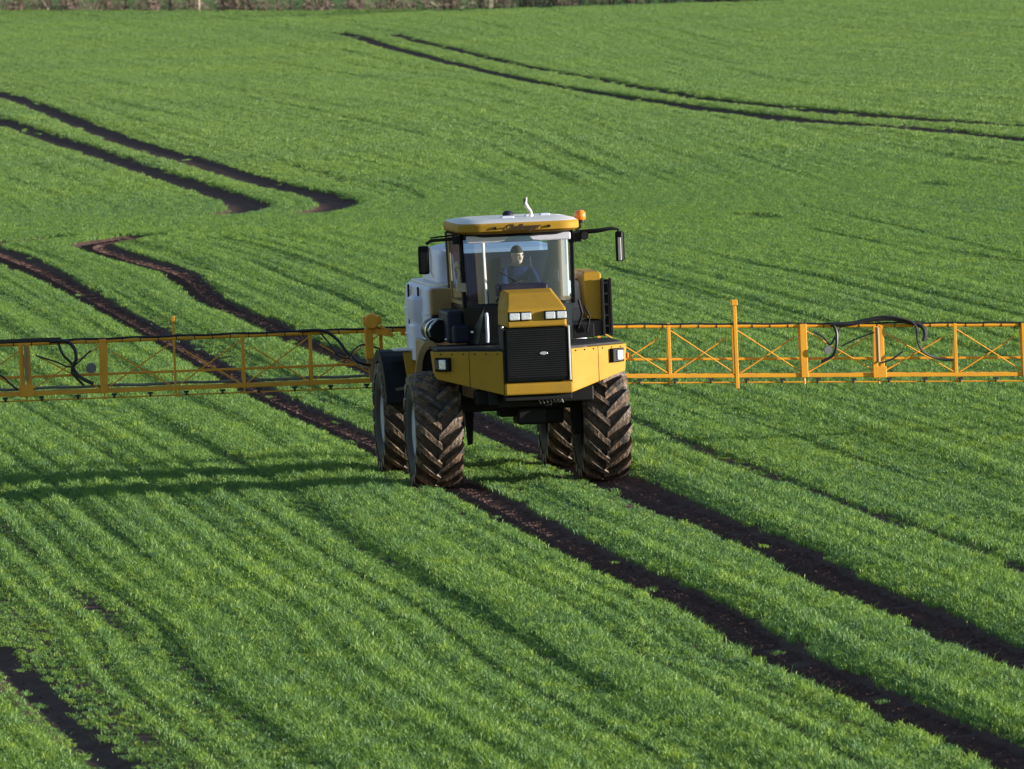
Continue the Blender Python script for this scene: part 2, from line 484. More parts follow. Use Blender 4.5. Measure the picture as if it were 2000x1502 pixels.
def build_crop(name, y0, y1, ds, dl, col, seed, jit, fade):
    r = np.random.default_rng(seed)
    x, y, u = scatter_points(y0, y1, ds, dl, seed)
    m = y < hedge_y(x) - 1.2
    x, y, u = x[m], y[m], u[m]
    # growth pattern along and across the drill rows
    row = np.round(u/.125)
    band = np.cos(2*np.pi*(u/.41 + .35*(vnoise(u/3.0, y/60.0, 12) - .5)))
    g = .86 + .24*band*(.25 + 1.1*vnoise(u/1.9, y/35.0, 13))*np.clip(1.25-(y+141.4)/260, .22, 1) + .40*(vnoise(row*7.13, y/38.0, 2) - .5) + .58*(vnoise(u/.27, y/30.0, 1) - .5) + .34*(vnoise(u/1.3, y/40.0, 3) - .5) + .16*(vnoise(x/1.1, y/3.0, 4) - .5)
    g = g - .42*np.clip((vnoise(u/.40+40, y/45.0, 9) - .72)/.1, 0, 1)
    hd = np.clip((x + 5)/4, 0, 1)*np.clip((y - 66)/10, 0, 1)*np.clip((128 - y)/12, 0, 1)   # overlapping headland drilling evens the rows out
    g = g*(1 - .75*hd) + .88*.75*hd
    g = np.clip(g, .38, 1.35)
    keep = np.ones(x.shape, bool)
    for poly, hw, st in TRACKS:
        d = pdist(x, y, poly) + r.normal(0, .028, x.shape)
        hw = widen(hw, x, y)
        edge = np.clip((d - hw) / .22, 0, 1)
        keep &= ~((d < hw) & (r.random(x.shape) < .996*st))
        g *= np.where(d < hw, .42, np.where(d < hw + .25, .60 + .40*edge, 1))
    for poly, w, st in THINW:
        d = pdist(x, y, poly)
        keep &= ~((d < w) & (r.random(x.shape) < st**3*.7))
        g = np.where((d < w*1.4), g*(1-.68*st), g)
    for cx, cy in WHEEL_CONTACT:
        keep &= ~((np.abs(x-cx) < .36) & (np.abs(y-cy) < .42))
    keep &= r.random(x.shape) < np.clip(.55 + g*.8, 0, 1)
    f = np.clip((y - fade[0])/(fade[1] - fade[0]), 0, 1); f = f*f*(3-2*f)
    keep &= r.random(x.shape) < np.clip((f if fade[2] > 0 else 1 - f)*1.35, 0, 1)
    x, y, u, g = x[keep], y[keep], u[keep], g[keep]
    e = .5
    ang = np.arctan2(-(x_from_u(u, y+e) - x_from_u(u, y-e)), 2*e)
    ang = ang + r.normal(0, .06, x.shape) + np.where(r.random(x.shape) < .5, math.pi, 0)
    x = x + r.normal(0, jit, x.shape)
    z = hgt(x, y)
    n = len(x)
    me = bpy.data.meshes.new(name)
    me.vertices.add(n); me.vertices.foreach_set('co', np.stack([x, y, z], -1).ravel())
    def att(nm, typ, data, key): a = me.attributes.new(nm, typ, 'POINT'); a.data.foreach_set(key, data.ravel())
    att('rot', 'FLOAT_VECTOR', np.stack([r.normal(0,.06,n), r.normal(0,.06,n), ang], -1), 'vector')
    sc = np.clip(g, .22, 1.35)
    att('scl', 'FLOAT_VECTOR', np.stack([.9+.3*sc, np.ones(n), sc*r.uniform(.90, 1.10, n)], -1), 'vector')
    me.update()
    o = link(name, me); o.data.materials.append(M['wheat'])
    ng = bpy.data.node_groups.new(name, 'GeometryNodeTree')
    ng.interface.new_socket('Geometry', in_out='INPUT', socket_type='NodeSocketGeometry')
    ng.interface.new_socket('Geometry', in_out='OUTPUT', socket_type='NodeSocketGeometry')
    N, L = ng.nodes, ng.links
    gi, go = N.new('NodeGroupInput'), N.new('NodeGroupOutput')
    ip = N.new('GeometryNodeInstanceOnPoints'); ci = N.new('GeometryNodeCollectionInfo')
    ci.inputs[0].default_value = col; ci.inputs['Separate Children'].default_value = True; ci.inputs['Reset Children'].default_value = True
    ra = N.new('GeometryNodeInputNamedAttribute'); ra.data_type = 'FLOAT_VECTOR'; ra.inputs[0].default_value = 'rot'
    sa = N.new('GeometryNodeInputNamedAttribute'); sa.data_type = 'FLOAT_VECTOR'; sa.inputs[0].default_value = 'scl'
    rot = N.new('FunctionNodeEulerToRotation')
    L.new(gi.outputs[0], ip.inputs['Points']); L.new(ci.outputs[0], ip.inputs['Instance']); ip.inputs['Pick Instance'].default_value = True
    rv = N.new('FunctionNodeRandomValue'); rv.data_type = 'INT'; rv.inputs['Min'].default_value = 0; rv.inputs['Max'].default_value = 100
    L.new([q for q in rv.outputs if q.type == 'INT'][0], ip.inputs['Instance Index'])
    for q in rv.inputs:
        if q.type == 'INT' and q.name == 'Max': q.default_value = 97
    L.new(ra.outputs[0], rot.inputs[0]); L.new(rot.outputs[0], ip.inputs['Rotation']); L.new(sa.outputs[0], ip.inputs['Scale'])
    L.new(ip.outputs[0], go.inputs[0])
    md = o.modifiers.new('tufts', 'NODES'); md.node_group = ng
    print(name, n)
    return o

# ------------------------------------------------------------------ SPRAYER placement
YAW, ROLL = R(7.4), math.atan(.04)
BASE = Vector((-.13, 0, 0))
BASE.z = float(hgt(BASE.x, 0.0)) - .015
MW = Matrix.Translation(BASE) @ Matrix.Rotation(-ROLL, 4, 'Y') @ Matrix.Rotation(YAW, 4, 'Z')
WX, WY, WR_ = 1.125, 1.8, .765
WHEEL_CONTACT = []
for sx in (-1, 1):
    for sy in (-1, 1):
        p = MW @ Vector((sx*WX, sy*WY, 0)); WHEEL_CONTACT.append((p.x, p.y))

tag(build_crop('wheat_crop', -52, 160, .125, .27, proto_col, 21, .012, (85, 160, -1)), 'rows of short green wheat covering the field around the sprayer', 'wheat', kind='stuff')
tag(build_crop('wheat_crop', 85, 520, .17, .75, proto_far, 22, .04, (85, 160, 1)), 'distant green wheat running up to the bare hedge', 'wheat', kind='stuff')

# clods of soil along the wheel tracks
def clods():
    bm = bmesh.new(); vs, fs = [], []
    for poly, hw, st in TRACKS[:2] + TRACKS[6:]:
        seg = np.hypot(*np.diff(poly, axis=0).T); cum = np.concatenate([[0], np.cumsum(seg)])
        L = cum[-1]; n = int(min(L, 130)*3)
        for k in range(n):
            s = rng.uniform(0, min(L, 130)); x = np.interp(s, cum, poly[:,0]); y = np.interp(s, cum, poly[:,1])
            if y < -60: continue
            x += rng.uniform(-hw, hw)*1.1; z = float(hgt(x, y)) - .06
            r = rng.uniform(.008, .024); i = len(vs)
            for q in ((1,0,0),(-1,0,0),(0,1,0),(0,-1,0),(0,0,1),(0,0,-1)):
                j = rng.uniform(.6, 1.2, 3); vs.append((x+q[0]*r*j[0], y+q[1]*r*j[1], z+q[2]*r*.8*j[2]))
            for f in ((0,2,4),(2,1,4),(1,3,4),(3,0,4),(2,0,5),(1,2,5),(3,1,5),(0,3,5)): fs.append(tuple(i+a for a in f))
    m = bpy.data.meshes.new('soil_clods'); m.from_pydata(vs, [], fs)
    tag(link('soil_clods', m, 'ground'), 'loose brown clods lying in the wheel tracks', 'soil', kind='stuff')
clods()

# chevron prints of the tyre lugs pressed into the track floor
def prints():
    vs, fs = [], []
    for poly, hw, st in TRACKS[:2]:
        seg = np.hypot(*np.diff(poly, axis=0).T); cum = np.concatenate([[0], np.cumsum(seg)]); s_ = 0
        while s_ < min(cum[-1], 190):
            x = np.interp(s_, cum, poly[:,0]); y = np.interp(s_, cum, poly[:,1]); x2 = np.interp(s_+.3, cum, poly[:,0]); y2 = np.interp(s_+.3, cum, poly[:,1])
            t = np.array([x2-x, y2-y]); t /= np.hypot(*t)+1e-9; nn = np.array([-t[1], t[0]])
            for sd in (-1, 1):
                if rng.random() < .12: continue
                ln = rng.uniform(.22, .31); i = len(vs); off = .13*(sd > 0)
                for f, wd in ((.02, .045), (.5, .05), (1.0, .06)):
                    c = np.array([x, y]) + nn*sd*ln*f + t*(off + .26*f)
                    h = rng.uniform(.018, .040)
                    for q, hh in ((-wd, -.01), (0, h), (wd, -.01)):
                        p = c + t*q; vs.append((p[0], p[1], float(hgt(p[0], p[1])) - .068 + hh))
                for k in (0, 3):
                    fs.append((i+k, i+k+1, i+k+4, i+k+3)); fs.append((i+k+1, i+k+2, i+k+5, i+k+4))
                fs.append((i, i+1, i+2)); fs.append((i+6, i+8, i+7))
            s_ += .27
    m = bpy.data.meshes.new('tyre_prints'); m.from_pydata(vs, [], fs)
    tag(link('tyre_prints', m, 'ground'), 'ribbed soil left by the tyre lugs along the two wheel tracks of the sprayer', 'soil', kind='stuff')
prints()

# ------------------------------------------------------------------ HEDGE along the far edge
def shrub(seed):
    r = random.Random(seed)
    t = B(); tw = B()
    for k in range(r.randint(5, 8)):
        x, y = r.uniform(-1.0, 1.0), r.uniform(-.35, .35)
        a = r.uniform(-.6, .6); h = r.uniform(1.6, 3.0)
        p = [(x, y, -.1), (x+a*.3, y, h*.3), (x+a*.8+r.uniform(-.1,.1), y+r.uniform(-.2,.2), h*.65), (x+a*1.3, y+r.uniform(-.3,.3), h)]
        r0 = r.uniform(.025, .07)
        t.tube(p, [r0, r0*.8, r0*.55, .01], 5)
        for q in range(16):
            s = r.uniform(.02, .95); i = min(2, int(s*3)); f = s*3-i
            c = Vector(p[i]).lerp(Vector(p[i+1]), f)
            d = Vector((r.uniform(-1,1), r.uniform(-.5,.5), r.uniform(-.15, .9))).normalized()*r.uniform(.3, .9)
            tw.tube([c, c+d*.5+Vector((0,0,r.uniform(-.05,.1))), c+d], [.016, .011, .005], 3, False)
            for w in range(3):
                c2_ = c+d*r.uniform(.3,.9); d2 = Vector((r.uniform(-1,1), r.uniform(-.6,.6), r.uniform(-.3,.9))).normalized()*r.uniform(.15,.45)
                tw.tube([c2_, c2_+d2], [.010, .004], 3, False)
    for q in range(90):   # tangled low growth at the foot
        c = Vector((r.uniform(-1.2,1.2), r.uniform(-.45,.45), r.uniform(0,.45)))
        d = Vector((r.uniform(-1,1), r.uniform(-.5,.5), r.uniform(-.2,.7))).normalized()*r.uniform(.2,.7)
        tw.tube([c, c+d], [.014, .006], 3, False)
    root = empty('hedge_shrub')
    t.out('trunk', 'bark', root); c = tw.out('branch', 'twig', root); c.name = 'twigs'; c['kind'] = 'stuff'
    lv, lf = [], []
    for q in range(240):
        c = Vector((r.gauss(0,.6), r.gauss(0,.25), abs(r.gauss(0,.5)))); s = r.uniform(.03,.07)
        a = Vector((r.uniform(-1,1), r.uniform(-1,1), r.uniform(-1,1))).normalized()*s; b = a.orthogonal().normalized()*s*.6; i = len(lv)
        lv += [c-a, c+b, c+a, c-b]; lf.append((i,i+1,i+2,i+3))
    m = bpy.data.meshes.new('leaves'); m.from_pydata(lv, [], lf); o = link('leaves', m, 'hleaf', root); o['kind'] = 'stuff'
    return root
def copy_tree(o, parent=None):
    c = o.copy(); COL.objects.link(c)
    if parent is not None: c.parent = parent
    for ch in list(o.children): copy_tree(ch, c)
    return c
protos = [shrub(300+k) for k in range(5)]
xs = np.arange(-36, 31, 1.75); used = set()
for i, x in enumerate(xs):
    k = i % 5
    o = protos[k] if k not in used else copy_tree(protos[k]); used.add(k)
    xx = x + rnd.uniform(-.3, .3); yy = float(hedge_y(xx)) + rnd.uniform(-.3, .5)
    o.location = (xx, yy, float(hgt(xx, yy)) - .03)
    o.rotation_euler = (0, 0, rnd.choice([0, math.pi]) + rnd.uniform(-.3, .3)); s = rnd.uniform(.85, 1.2); o.scale = (s, s, rnd.uniform(.8, 1.2))
    tag(o, 'bare brown twiggy shrub in the hedge along the far edge of the field', 'shrub', 'shrubs of the bare hedge along the far edge')
def hedge_at(px, py, off=-.6):
    x, y = G(px, py); return x, float(hedge_y(x)) + off
# fallen and laid pale branches, and the pale posts that stand out in the hedge
def branch(px, dx, dz, r, label):
    x, y = hedge_at(px, 22); z = float(hgt(x, y)); b = B()
    b.tube([(0,0,0), (dx*.35, .05, dz*.4), (dx*.7, -.03, dz*.75), (dx, 0, dz)], [r, r*.9, r*.7, r*.4], 6)
    b.tube([(dx*.5, .02, dz*.55), (dx*.75, .1, dz*.55+.18)], [r*.5, r*.2], 5)
    o = b.out('fallen_branch', 'pale'); o.location = (x, y, z); tag(o, label, 'branch', 'pale branches lying in the hedge')
branch(95, -.45, .7, .035, 'pale straight branch leaning in the hedge at the far left of the field edge')
branch(862, -.75, .5, .04, 'pale bent branch sloping down out of the hedge left of the pale post')
branch(892, 1.0, .45, .04, 'pale branch rising to the right in the hedge just left of the pale post')
branch(1040, 1.4, .22, .035, 'pale branch lying low along the hedge foot right of the pale post')
def post(px, w, h, label, mat='pale'):
    x, y = hedge_at(px, 20, -.35); b = B(); b.loft([[(-w,-w,-.1),(w,-w,-.1),(w,w,-.1),(-w,w,-.1)],[(-w*.9,-w*.9,h),(w*.9,-w*.9,h),(w*.9,w*.9,h),(-w*.9,w*.9,h)],[(-w*.4,-w*.4,h+.05),(w*.4,-w*.4,h+.05),(w*.4,w*.4,h+.05),(-w*.4,w*.4,h+.05)]])
    o = b.out('fence_post', mat, bevel=.01); o.location = (x, y, float(hgt(x, y))); o.rotation_euler = (R(rnd.uniform(-2,2)), R(rnd.uniform(-3,3)), rnd.uniform(0,1))
    tag(o, label, 'post')
post(958, .11, 1.5, 'thick pale wooden post standing in the hedge above the sprayer')
post(465, .12, 1.6, 'grey brown wooden post at the hedge left of the middle', 'bark')
post(395, .06, 1.3, 'slim pale post in the hedge beside the grey brown post')

# ------------------------------------------------------------------ THE SPRAYER
S = empty('crop_sprayer', MW)
tag(S, 'yellow self-propelled crop sprayer with wide orange booms driving across the green field', 'crop sprayer')

# --- wheels
def make_wheel(sx):
    Rt, W = WR_, .30
    b = B()
    prof = [(.36,-W*.80),(.42,-W*.97),(.55,-W*1.03),(.655,-W*.98),(.70,-W*.86),(.715,-W*.5),(.722,0),(.715,W*.5),(.70,W*.86),(.655,W*.98),(.55,W*1.03),(.42,W*.97),(.36,W*.80)]
    n = 56; bm = b.bm; rings = []
    for r, h in prof: rings.append([bm.verts.new((h, r*math.cos(2*math.pi*k/n), r*math.sin(2*math.pi*k/n))) for k in range(n)])
    for A, C in zip(rings[:-1], rings[1:]):
        for k in range(n): bm.faces.new((A[k], A[(k+1)%n], C[(k+1)%n], C[k]))
    for k in range(n): bm.faces.new((rings[-1][k], rings[-1][(k+1)%n], rings[0][(k+1)%n], rings[0][k]))
    w = b.out('wheel', 'tyre', S, smooth=True)
    # rim: dished disc, concave on the outer side
    o = B(); s = sx
    o.lathe([(.37,s*.24),(.355,s*.25),(.335,s*.20),(.33,s*.09),(.30,s*.06),(.17,s*.04),(.15,s*.09),(.11,s*.10),(.0005,s*.10)], 'X', 36)
    o.out('rim', 'rim', w, smooth=True)
    o = B(); o.lathe([(.13,s*.10),(.12,s*.17),(.08,s*.20),(.0005,s*.20)], 'X', 16)
    for k in range(8):
        a = k*math.pi/4; o.lathe([(.016,s*.04),(.016,s*.075),(.0005,s*.08)], 'X', 6, (0, .23*math.cos(a), .23*math.sin(a)))
    o.out('hub', 'grey', w)
    # one lug mesh per side: long bar curving from shoulder to centre, shared by all
    def lugmesh(side):
        bb = B(); L = []
        N = 6
        for i in range(N+1):
            f = i/N
            xh = side*(W*1.05 - f*(W*1.05 - (-.02)))
            ang = f**.9*.44                       # leads toward the centre
            base = .70 - .055*(1-f)**2.5 if f < .4 else .715
            top = .785 - .05*(1-f)**4
            wd = .034 + .014*(1-f)
            ring = []
            for r, q in ((base-.03, -wd*1.9), (top, -wd), (top, wd), (base-.03, wd*1.9)):
                a = ang + q/r
                ring.append((xh, r*math.sin(a), -r*math.cos(a)))
            L.append(ring)
        bb.loft(L)
        bmesh.ops.recalc_face_normals(bb.bm, faces=bb.bm.faces)
        m = bpy.data.meshes.new('lug'); bb.bm.to_mesh(m); bb.bm.free(); m.materials.append(M['lug']); return m
    ml, mr = lugmesh(-1), lugmesh(1); NL = 18
    for k in range(NL):
        for m, off in ((ml, 0), (mr, .5)):
            q = bpy.data.objects.new('lug', m); COL.objects.link(q); q.parent = w
            q.rotation_euler = ((k+off)*2*math.pi/NL + rnd.uniform(-.01,.01), 0, 0)
    return w
w0, w1 = make_wheel(-1), make_wheel(1)
w0.location = (-WX, -WY, WR_); w1.location = (WX, -WY, WR_)
w2, w3 = copy_tree(w0, S), copy_tree(w1, S)
w2.location = (-WX, WY, WR_); w3.location = (WX, WY, WR_); w2.rotation_euler = (.17, 0, 0); w3.rotation_euler = (.11, 0, 0)
w1.rotation_euler = (.08, 0, 0)

# --- chassis, axles, legs
b = B()
for s in (-1, 1): b.box(s*.42-.06, s*.42+.06, -2.75, 3.0, 1.10, 1.28)
for y in (-2.6, -1.0, .5, 2.9): b.box(-.36, .36, y-.06, y+.06, 1.06, 1.2)
b.out('chassis', 'black', S, .01)
for y in (-WY, WY):
    b = B(); b.box(-.92, .92, y-.13, y+.13, .98, 1.16); b.box(-.25, .25, y-.2, y+.2, .9, 1.1); b.out('axle', 'black', S, .02)
    for s in (-1, 1):
        b = B(); b.box(s*.80-.07, s*.80+.07, y-.12, y+.12, .62, 1.5); b.tube([(s*.72, y, WR_), (s*1.06, y, WR_)], .12, 16); b.out('axle_leg', 'black', S, .02)
# underslung gear
b = B(); b.box(-.78, .80, -2.55, -2.3, 1.10, 1.30); b.out('front_beam', 'black', S, .02)
b = B(); b.box(-.05, .33, -2.3, -1.75, .80, 1.02); b.box(.3, .62, -1.9, -1.3, .78, 1.0); b.out('pump', 'black', S, .03)
b = B(); b.prism([(-.80+.16, -1.25, 1.1), (-.80+.30, -1.25, 1.1), (-.80+.26, -1.27, .52), (-.80+.19, -1.27, .5)], (0,.03,0)); b.out('mudflap', 'black', S)
for i in range(7):
    pass
b = B()
for i in range(7): b.tube([(.0+i*.05, -2.72, 1.22), (.03+i*.05, -2.76, 1.16), (.06+i*.05, -2.72, 1.10)], .010, 5)
b.out('coiled_line', 'chrome', S)

# --- nose: wedge of yellow panels
ZT = 1.82
def bpanel(s):
    b = B()
    P0 = [(s*.455, -3.02, ZT), (s*.455, -3.02, 1.24), (s*1.27, -2.30, 1.46), (s*1.30, -2.28, ZT)]
    P1 = [(s*.455, -2.90, ZT), (s*.455, -2.90, 1.26), (s*1.22, -2.20, 1.48), (s*1.25, -2.18, ZT)]
    b.loft([P0, P1]); return b.out('bumper_panel', 'yellow', S, .012)
bp = {s: bpanel(s) for s in (-1, 1)}
b = B()   # side returns and top lip of the bumper
for s in (-1, 1):
    b.prism([(s*1.26,-2.26,1.47),(s*1.29,-2.26,ZT-.004),(s*1.29,-1.95,ZT-.004),(s*1.26,-1.95,1.5)], (-s*.03,0,0))
b.out('bumper_return', 'yellow', S, .006)
b = B(); b.loft([[(-.45,-3.10,1.24),(.45,-3.10,1.24),(.45,-3.10,1.385),(-.45,-3.10,1.385)],[(-.45,-2.9,1.22),(.45,-2.9,1.22),(.45,-2.9,1.405),(-.45,-2.9,1.405)]]); b.out('nose_guard', 'yellow', S, .02)
b = B(); b.box(-.445,.445,-3.02,-2.4,1.16,1.225); b.out('belly_plate', 'black', S, .01)
# platform deck above bumper
b = B(); b.prism([(-.44,-2.98,ZT+.004),(.44,-2.98,ZT+.004),(1.24,-2.26,ZT+.004),(1.24,-1.1,ZT+.004),(-1.24,-1.1,ZT+.004),(-1.24,-2.26,ZT+.004)], (0,0,.03)); b.out('deck', 'black', S, .004)
# grille
b = B(); b.box(-.43,.41,-3.07,-2.5,1.41,2.115)
g = b.out('grille', 'gloss', S, .02)
for i in range(22):
    b = B(); z = 1.47+i*.029; b.box(-.40,.38,-3.082,-3.071,z,z+.012); b.out('slat', 'black', g)
b = B(); b.lathe([(.0005,-3.088),(.05,-3.088),(.055,-3.084),(.055,-3.080)], 'Y', 20, (.08,0,1.78)); e = b.out('emblem', 'chrome', g, smooth=True)
for v in e.data.vertices: v.co.z = 1.78 + (v.co.z-1.78)*.42
b = B(); b.box(.415,.437,-3.085,-2.6,1.41,2.13); b.out('grille_trim', 'roofwhite', S, .006)
b = B(); b.box(-.452,-.434,-3.06,-2.6,1.41,2.13); b.out('grille_trim', 'black', S, .006)

# hood
b = B()
L = [[(-.41,-3.05,2.125),(.43,-3.05,2.125),(.43,-2.1,2.125),(-.41,-2.1,2.125)],
     [(-.41,-3.05,2.20),(.43,-3.05,2.20),(.43,-2.1,2.20),(-.41,-2.1,2.20)],
     [(-.405,-3.03,2.36),(.425,-3.03,2.36),(.425,-2.1,2.36),(-.405,-2.1,2.36)],
     [(-.37,-2.86,2.44),(.39,-2.86,2.44),(.41,-2.1,2.44),(-.39,-2.1,2.44)],
     [(-.32,-2.55,2.56),(.32,-2.55,2.56),(.36,-2.1,2.60),(-.36,-2.1,2.60)]]
b.loft(L); hood = b.out('hood', 'yellow', S, .03, seg=3)
for x0, x1 in ((-.37, -.06), (.11, .41)):
    b = B(); b.box(x0, x1, -3.075, -3.02, 2.215, 2.335); h = b.out('hood_lamp', 'gloss', S, .012)
    w = (x1-x0)/2
    for k in range(2):
        b = B(); b.box(x0+w*k+.012, x0+w*(k+1)-.006, -3.095, -3.07, 2.228, 2.322); b.out('lamp_lens', 'lens', h, .012)
    b = B(); b.box(x0+.01, x1-.01, -3.072, -3.06, 2.222, 2.328); b.out('reflector', 'chrome', h)
b = B(); b.box(-.36,.30,-2.14,-1.72,2.50,2.66); b.out('dash_cowl', 'dkblue', S, .03)

for s in (-1, 1):
    for k in range(6):
        f = (k+.5)/6; x = s*(.455+.815*f); y = -3.02+.72*f
        b = B(); b.lathe([(.0005,-.012),(.009,-.010),(.011,0)], 'Y', 8, (x, y-.004, ZT-.03)); b.out('bolt', 'black', bp[s])
    b = B(); f = .50; b.box(-.003,.003,-.004,.004,-.24,.24); o = b.out('seam', 'black', bp[s]); o.location = (s*(.455+.815*f), -3.02+.72*f-.003, 1.58)
# headlights in the bumper panels, facing along the panel
for s in (-1, 1):
    d = Vector((s*(1.27-.455), .72, 0)).normalized()           # along the panel
    nrm = Vector((d.y*s, -abs(d.x), 0)).normalized()
    rot = Matrix((( d.x*s, nrm.x*-1, 0), (d.y*s, nrm.y*-1, 0), (0, 0, 1)))
    t = .87 if s < 0 else .82
    c = Vector((s*(.455+.815*t), -3.02+.72*t, 1.655)) + nrm*.02
    if s > 0: c.z = 1.68
    b = B(); b.box(-.13,.13,-.04,.04,-.105,.105); h = b.out('headlight', 'gloss', S, .012)
    h.matrix_local = Matrix.Translation(c) @ rot.to_4x4() @ Matrix.Diagonal((.88,1,.88,1))
    b = B(); b.box(-.045,.078,-.062,-.03,-.075,.075); b.out('lamp_lens', 'lens', h, .02)
    b = B(); b.box(-.12 if s < 0 else .085, -.055 if s < 0 else .125, -.055, -.041, -.07, .07)
    b.out('indicator', 'amber' if s > 0 else 'darkpanel', h, .006)
b = B(); b.box(1.285,1.32,-2.30,-2.22,1.62,1.70); b.out('side_marker', 'amber', S, .01)

# --- cab
ZB, ZR = 2.40, 3.33      # glass bottom / roof underside
# lower cab shell
b = B(); b.loft([[(-.62,-1.75,1.86),(.62,-1.75,1.86),(.72,-1.3,1.86),(.72,.1,1.86),(-.72,.1,1.86),(-.72,-1.3,1.86)],
                 [(-.50,-1.72,2.37),(.50,-1.72,2.37),(.745,-1.3,2.37),(.745,.1,2.37),(-.745,.1,2.37),(-.745,-1.3,2.37)]])
b.out('cab_base', 'gloss', S, .015)
front = [(-.70,-1.32),(-.64,-1.50),(-.50,-1.60),(-.25,-1.65),(0,-1.665),(.25,-1.65),(.50,-1.60),(.66,-1.50),(.73,-1.32)]
def zsplit(z): # taper slightly with height
    k = (z-ZB)/(ZR-ZB); return 1+.02*k, .10*k
def fp(x, y, z):
    k, dy = zsplit(z); return (x*k, y + dy*.6, z)
b = B(); rows = []
for z in (ZB, 2.6, 2.85, 3.1, ZR-.02): rows.append([fp(x, y, z) for x, y in front])
b.loft(rows, cap=False, closed=False); b.out('windscreen', 'glass', S, smooth=True)
for s in (-1, 1):
    xx = .725 if s < 0 else .74
    b = B(); b.loft([[fp(s*xx,-1.26,z), fp(s*xx,-.35,z), fp(s*xx,.06,z)] for z in (ZB, 2.85, ZR-.02)], cap=False, closed=False); b.out('side_window', 'glass', S)
    b = B(); b.beam(fp(s*xx,-1.31,ZB-.05), fp(s*xx,-1.31,ZR), .055, .06); b.out('door_pillar', 'gloss', S, .01)
    b = B(); b.beam(fp(s*xx,.08,ZB-.05), fp(s*xx,.08,ZR), .07, .07); b.out('rear_pillar', 'gloss', S, .01)
    b = B(); b.beam(fp(s*(xx+.005),-1.22,ZB-.03), fp(s*(xx+.005),-1.22,ZR-.02), .028, .05); b.beam(fp(s*(xx+.005),-.02,ZB-.03), fp(s*(xx+.005),-.02,ZR-.02), .028, .05)
    b.beam(fp(s*(xx+.005),-1.2,ZB+.0), fp(s*(xx+.005),-.02,ZB+.0), .028, .05); b.beam(fp(s*(xx+.005),-1.2,ZR-.05), fp(s*(xx+.005),-.02,ZR-.05), .028, .05)
    d = b.out('door_frame', 'tanshade' if s < 0 else 'grey', S, .006)
    b = B(); b.box(s*xx+s*.02, s*xx+s*.05, -1.18,-1.08, 2.60, 2.68); b.out('door_latch', 'black', d, .01)
b = B(); b.beam(fp(-.47,-1.635,ZB), fp(-.47,-1.625,ZR-.02), .03, .03); b.out('windscreen_glare_line', 'roofwhite', S, .006)  # white bar standing for a reflection line on the glass
b = B(); b.tube([(-.36,-1.68,2.42),(-.22,-1.70,2.58),(-.08,-1.70,2.70)], .009, 6); b.tube([(-.30,-1.70,2.84),(-.08,-1.705,2.70),(.10,-1.70,2.60)], .007, 5); b.out('wiper', 'rubber', S)
b = B(); b.box(-.70,.70,-1.60,-1.52,ZR-.12,ZR-.02); b.out('sun_visor', 'white', S, .02)
b = B(); b.box(-.71,.71,.03,.06,1.9,3.02); b.box(-.71,.71,.03,.06,3.20,3.33); b.box(-.71,-.60,.03,.06,3.02,3.20); b.box(.60,.71,.03,.06,3.02,3.20); b.out('cab_rear_wall', 'dkblue', S)
b = B(); b.box(-.60,.60,.04,.05,3.02,3.20); b.out('rear_window', 'glass', S)
b = B(); b.box(-.70,.70,-1.45,.0,2.0,2.06); b.out('cab_floor', 'black', S)
b = B(); b.box(.57,.68,-1.42,-1.36,2.44,3.28); b.box(.64,.69,-1.30,-.2,2.44,2.62); b.out('glare_panel', 'roofwhite', S, .02)  # white panel added to imitate the bright reflection at the right windscreen corner
# seat, steering, console
b = B(); b.box(-.12,.42,-.55,-.05,2.20,2.34); b.out('seat', 'dkblue', S, .05, seg=3)
b = B(); b.loft([[(-.10,-.05,2.32),(.40,-.05,2.32),(.40,.0,2.32),(-.10,.0,2.32)],[(-.06,.0,2.95),(.36,.0,2.95),(.36,.03,2.95),(-.06,.03,2.95)]]); b.out('seat_back', 'dkblue', S, .03)
b = B(); b.tube([(.15,-1.35,2.1),(.15,-1.12,2.52)], .03, 8)
st = b.out('steering_column', 'black', S)
b = B(); tilt = Matrix.Rotation(R(35), 3, 'X')
ring = [Vector((.15,-1.10,2.55)) + tilt @ Vector((.19*math.cos(a*math.pi/12), .19*math.sin(a*math.pi/12), 0)) for a in range(25)]
b.tube(ring, .014, 6, False)
for a in (0, 8, 16): b.tube([ring[a], (.15,-1.10,2.55)], .010, 5)
b.out('steering_wheel', 'black', st, smooth=True)
b = B(); b.box(.48,.62,-1.1,-.3,2.06,2.62); b.box(.50,.60,-1.05,-.85,2.62,2.80); b.out('console', 'black', S, .02)
# door-side lamp and lever cluster on the left, pale
b = B(); b.lathe([(.0005,.0),(.04,.0),(.045,.05),(.02,.09),(.0005,.09)], 'Z', 12, (-.80,-1.28,2.88)); b.tube([(-.80,-1.28,2.90),(-.78,-1.30,2.80),(-.80,-1.33,2.72),(-.76,-1.30,2.66)], .022, 7); b.box(-.83,-.70,-1.34,-1.28,2.56,2.68); b.out('work_lamp', 'pale', S, .01, True)
# handrail in front of the cab
b = B(); b.tube([(-.50,-1.80,1.90),(-.50,-1.84,1.98),(-.50,-1.84,2.22),(-.50,-1.80,2.28)], .022, 8); b.out('grab_handle', 'white', S, smooth=True)

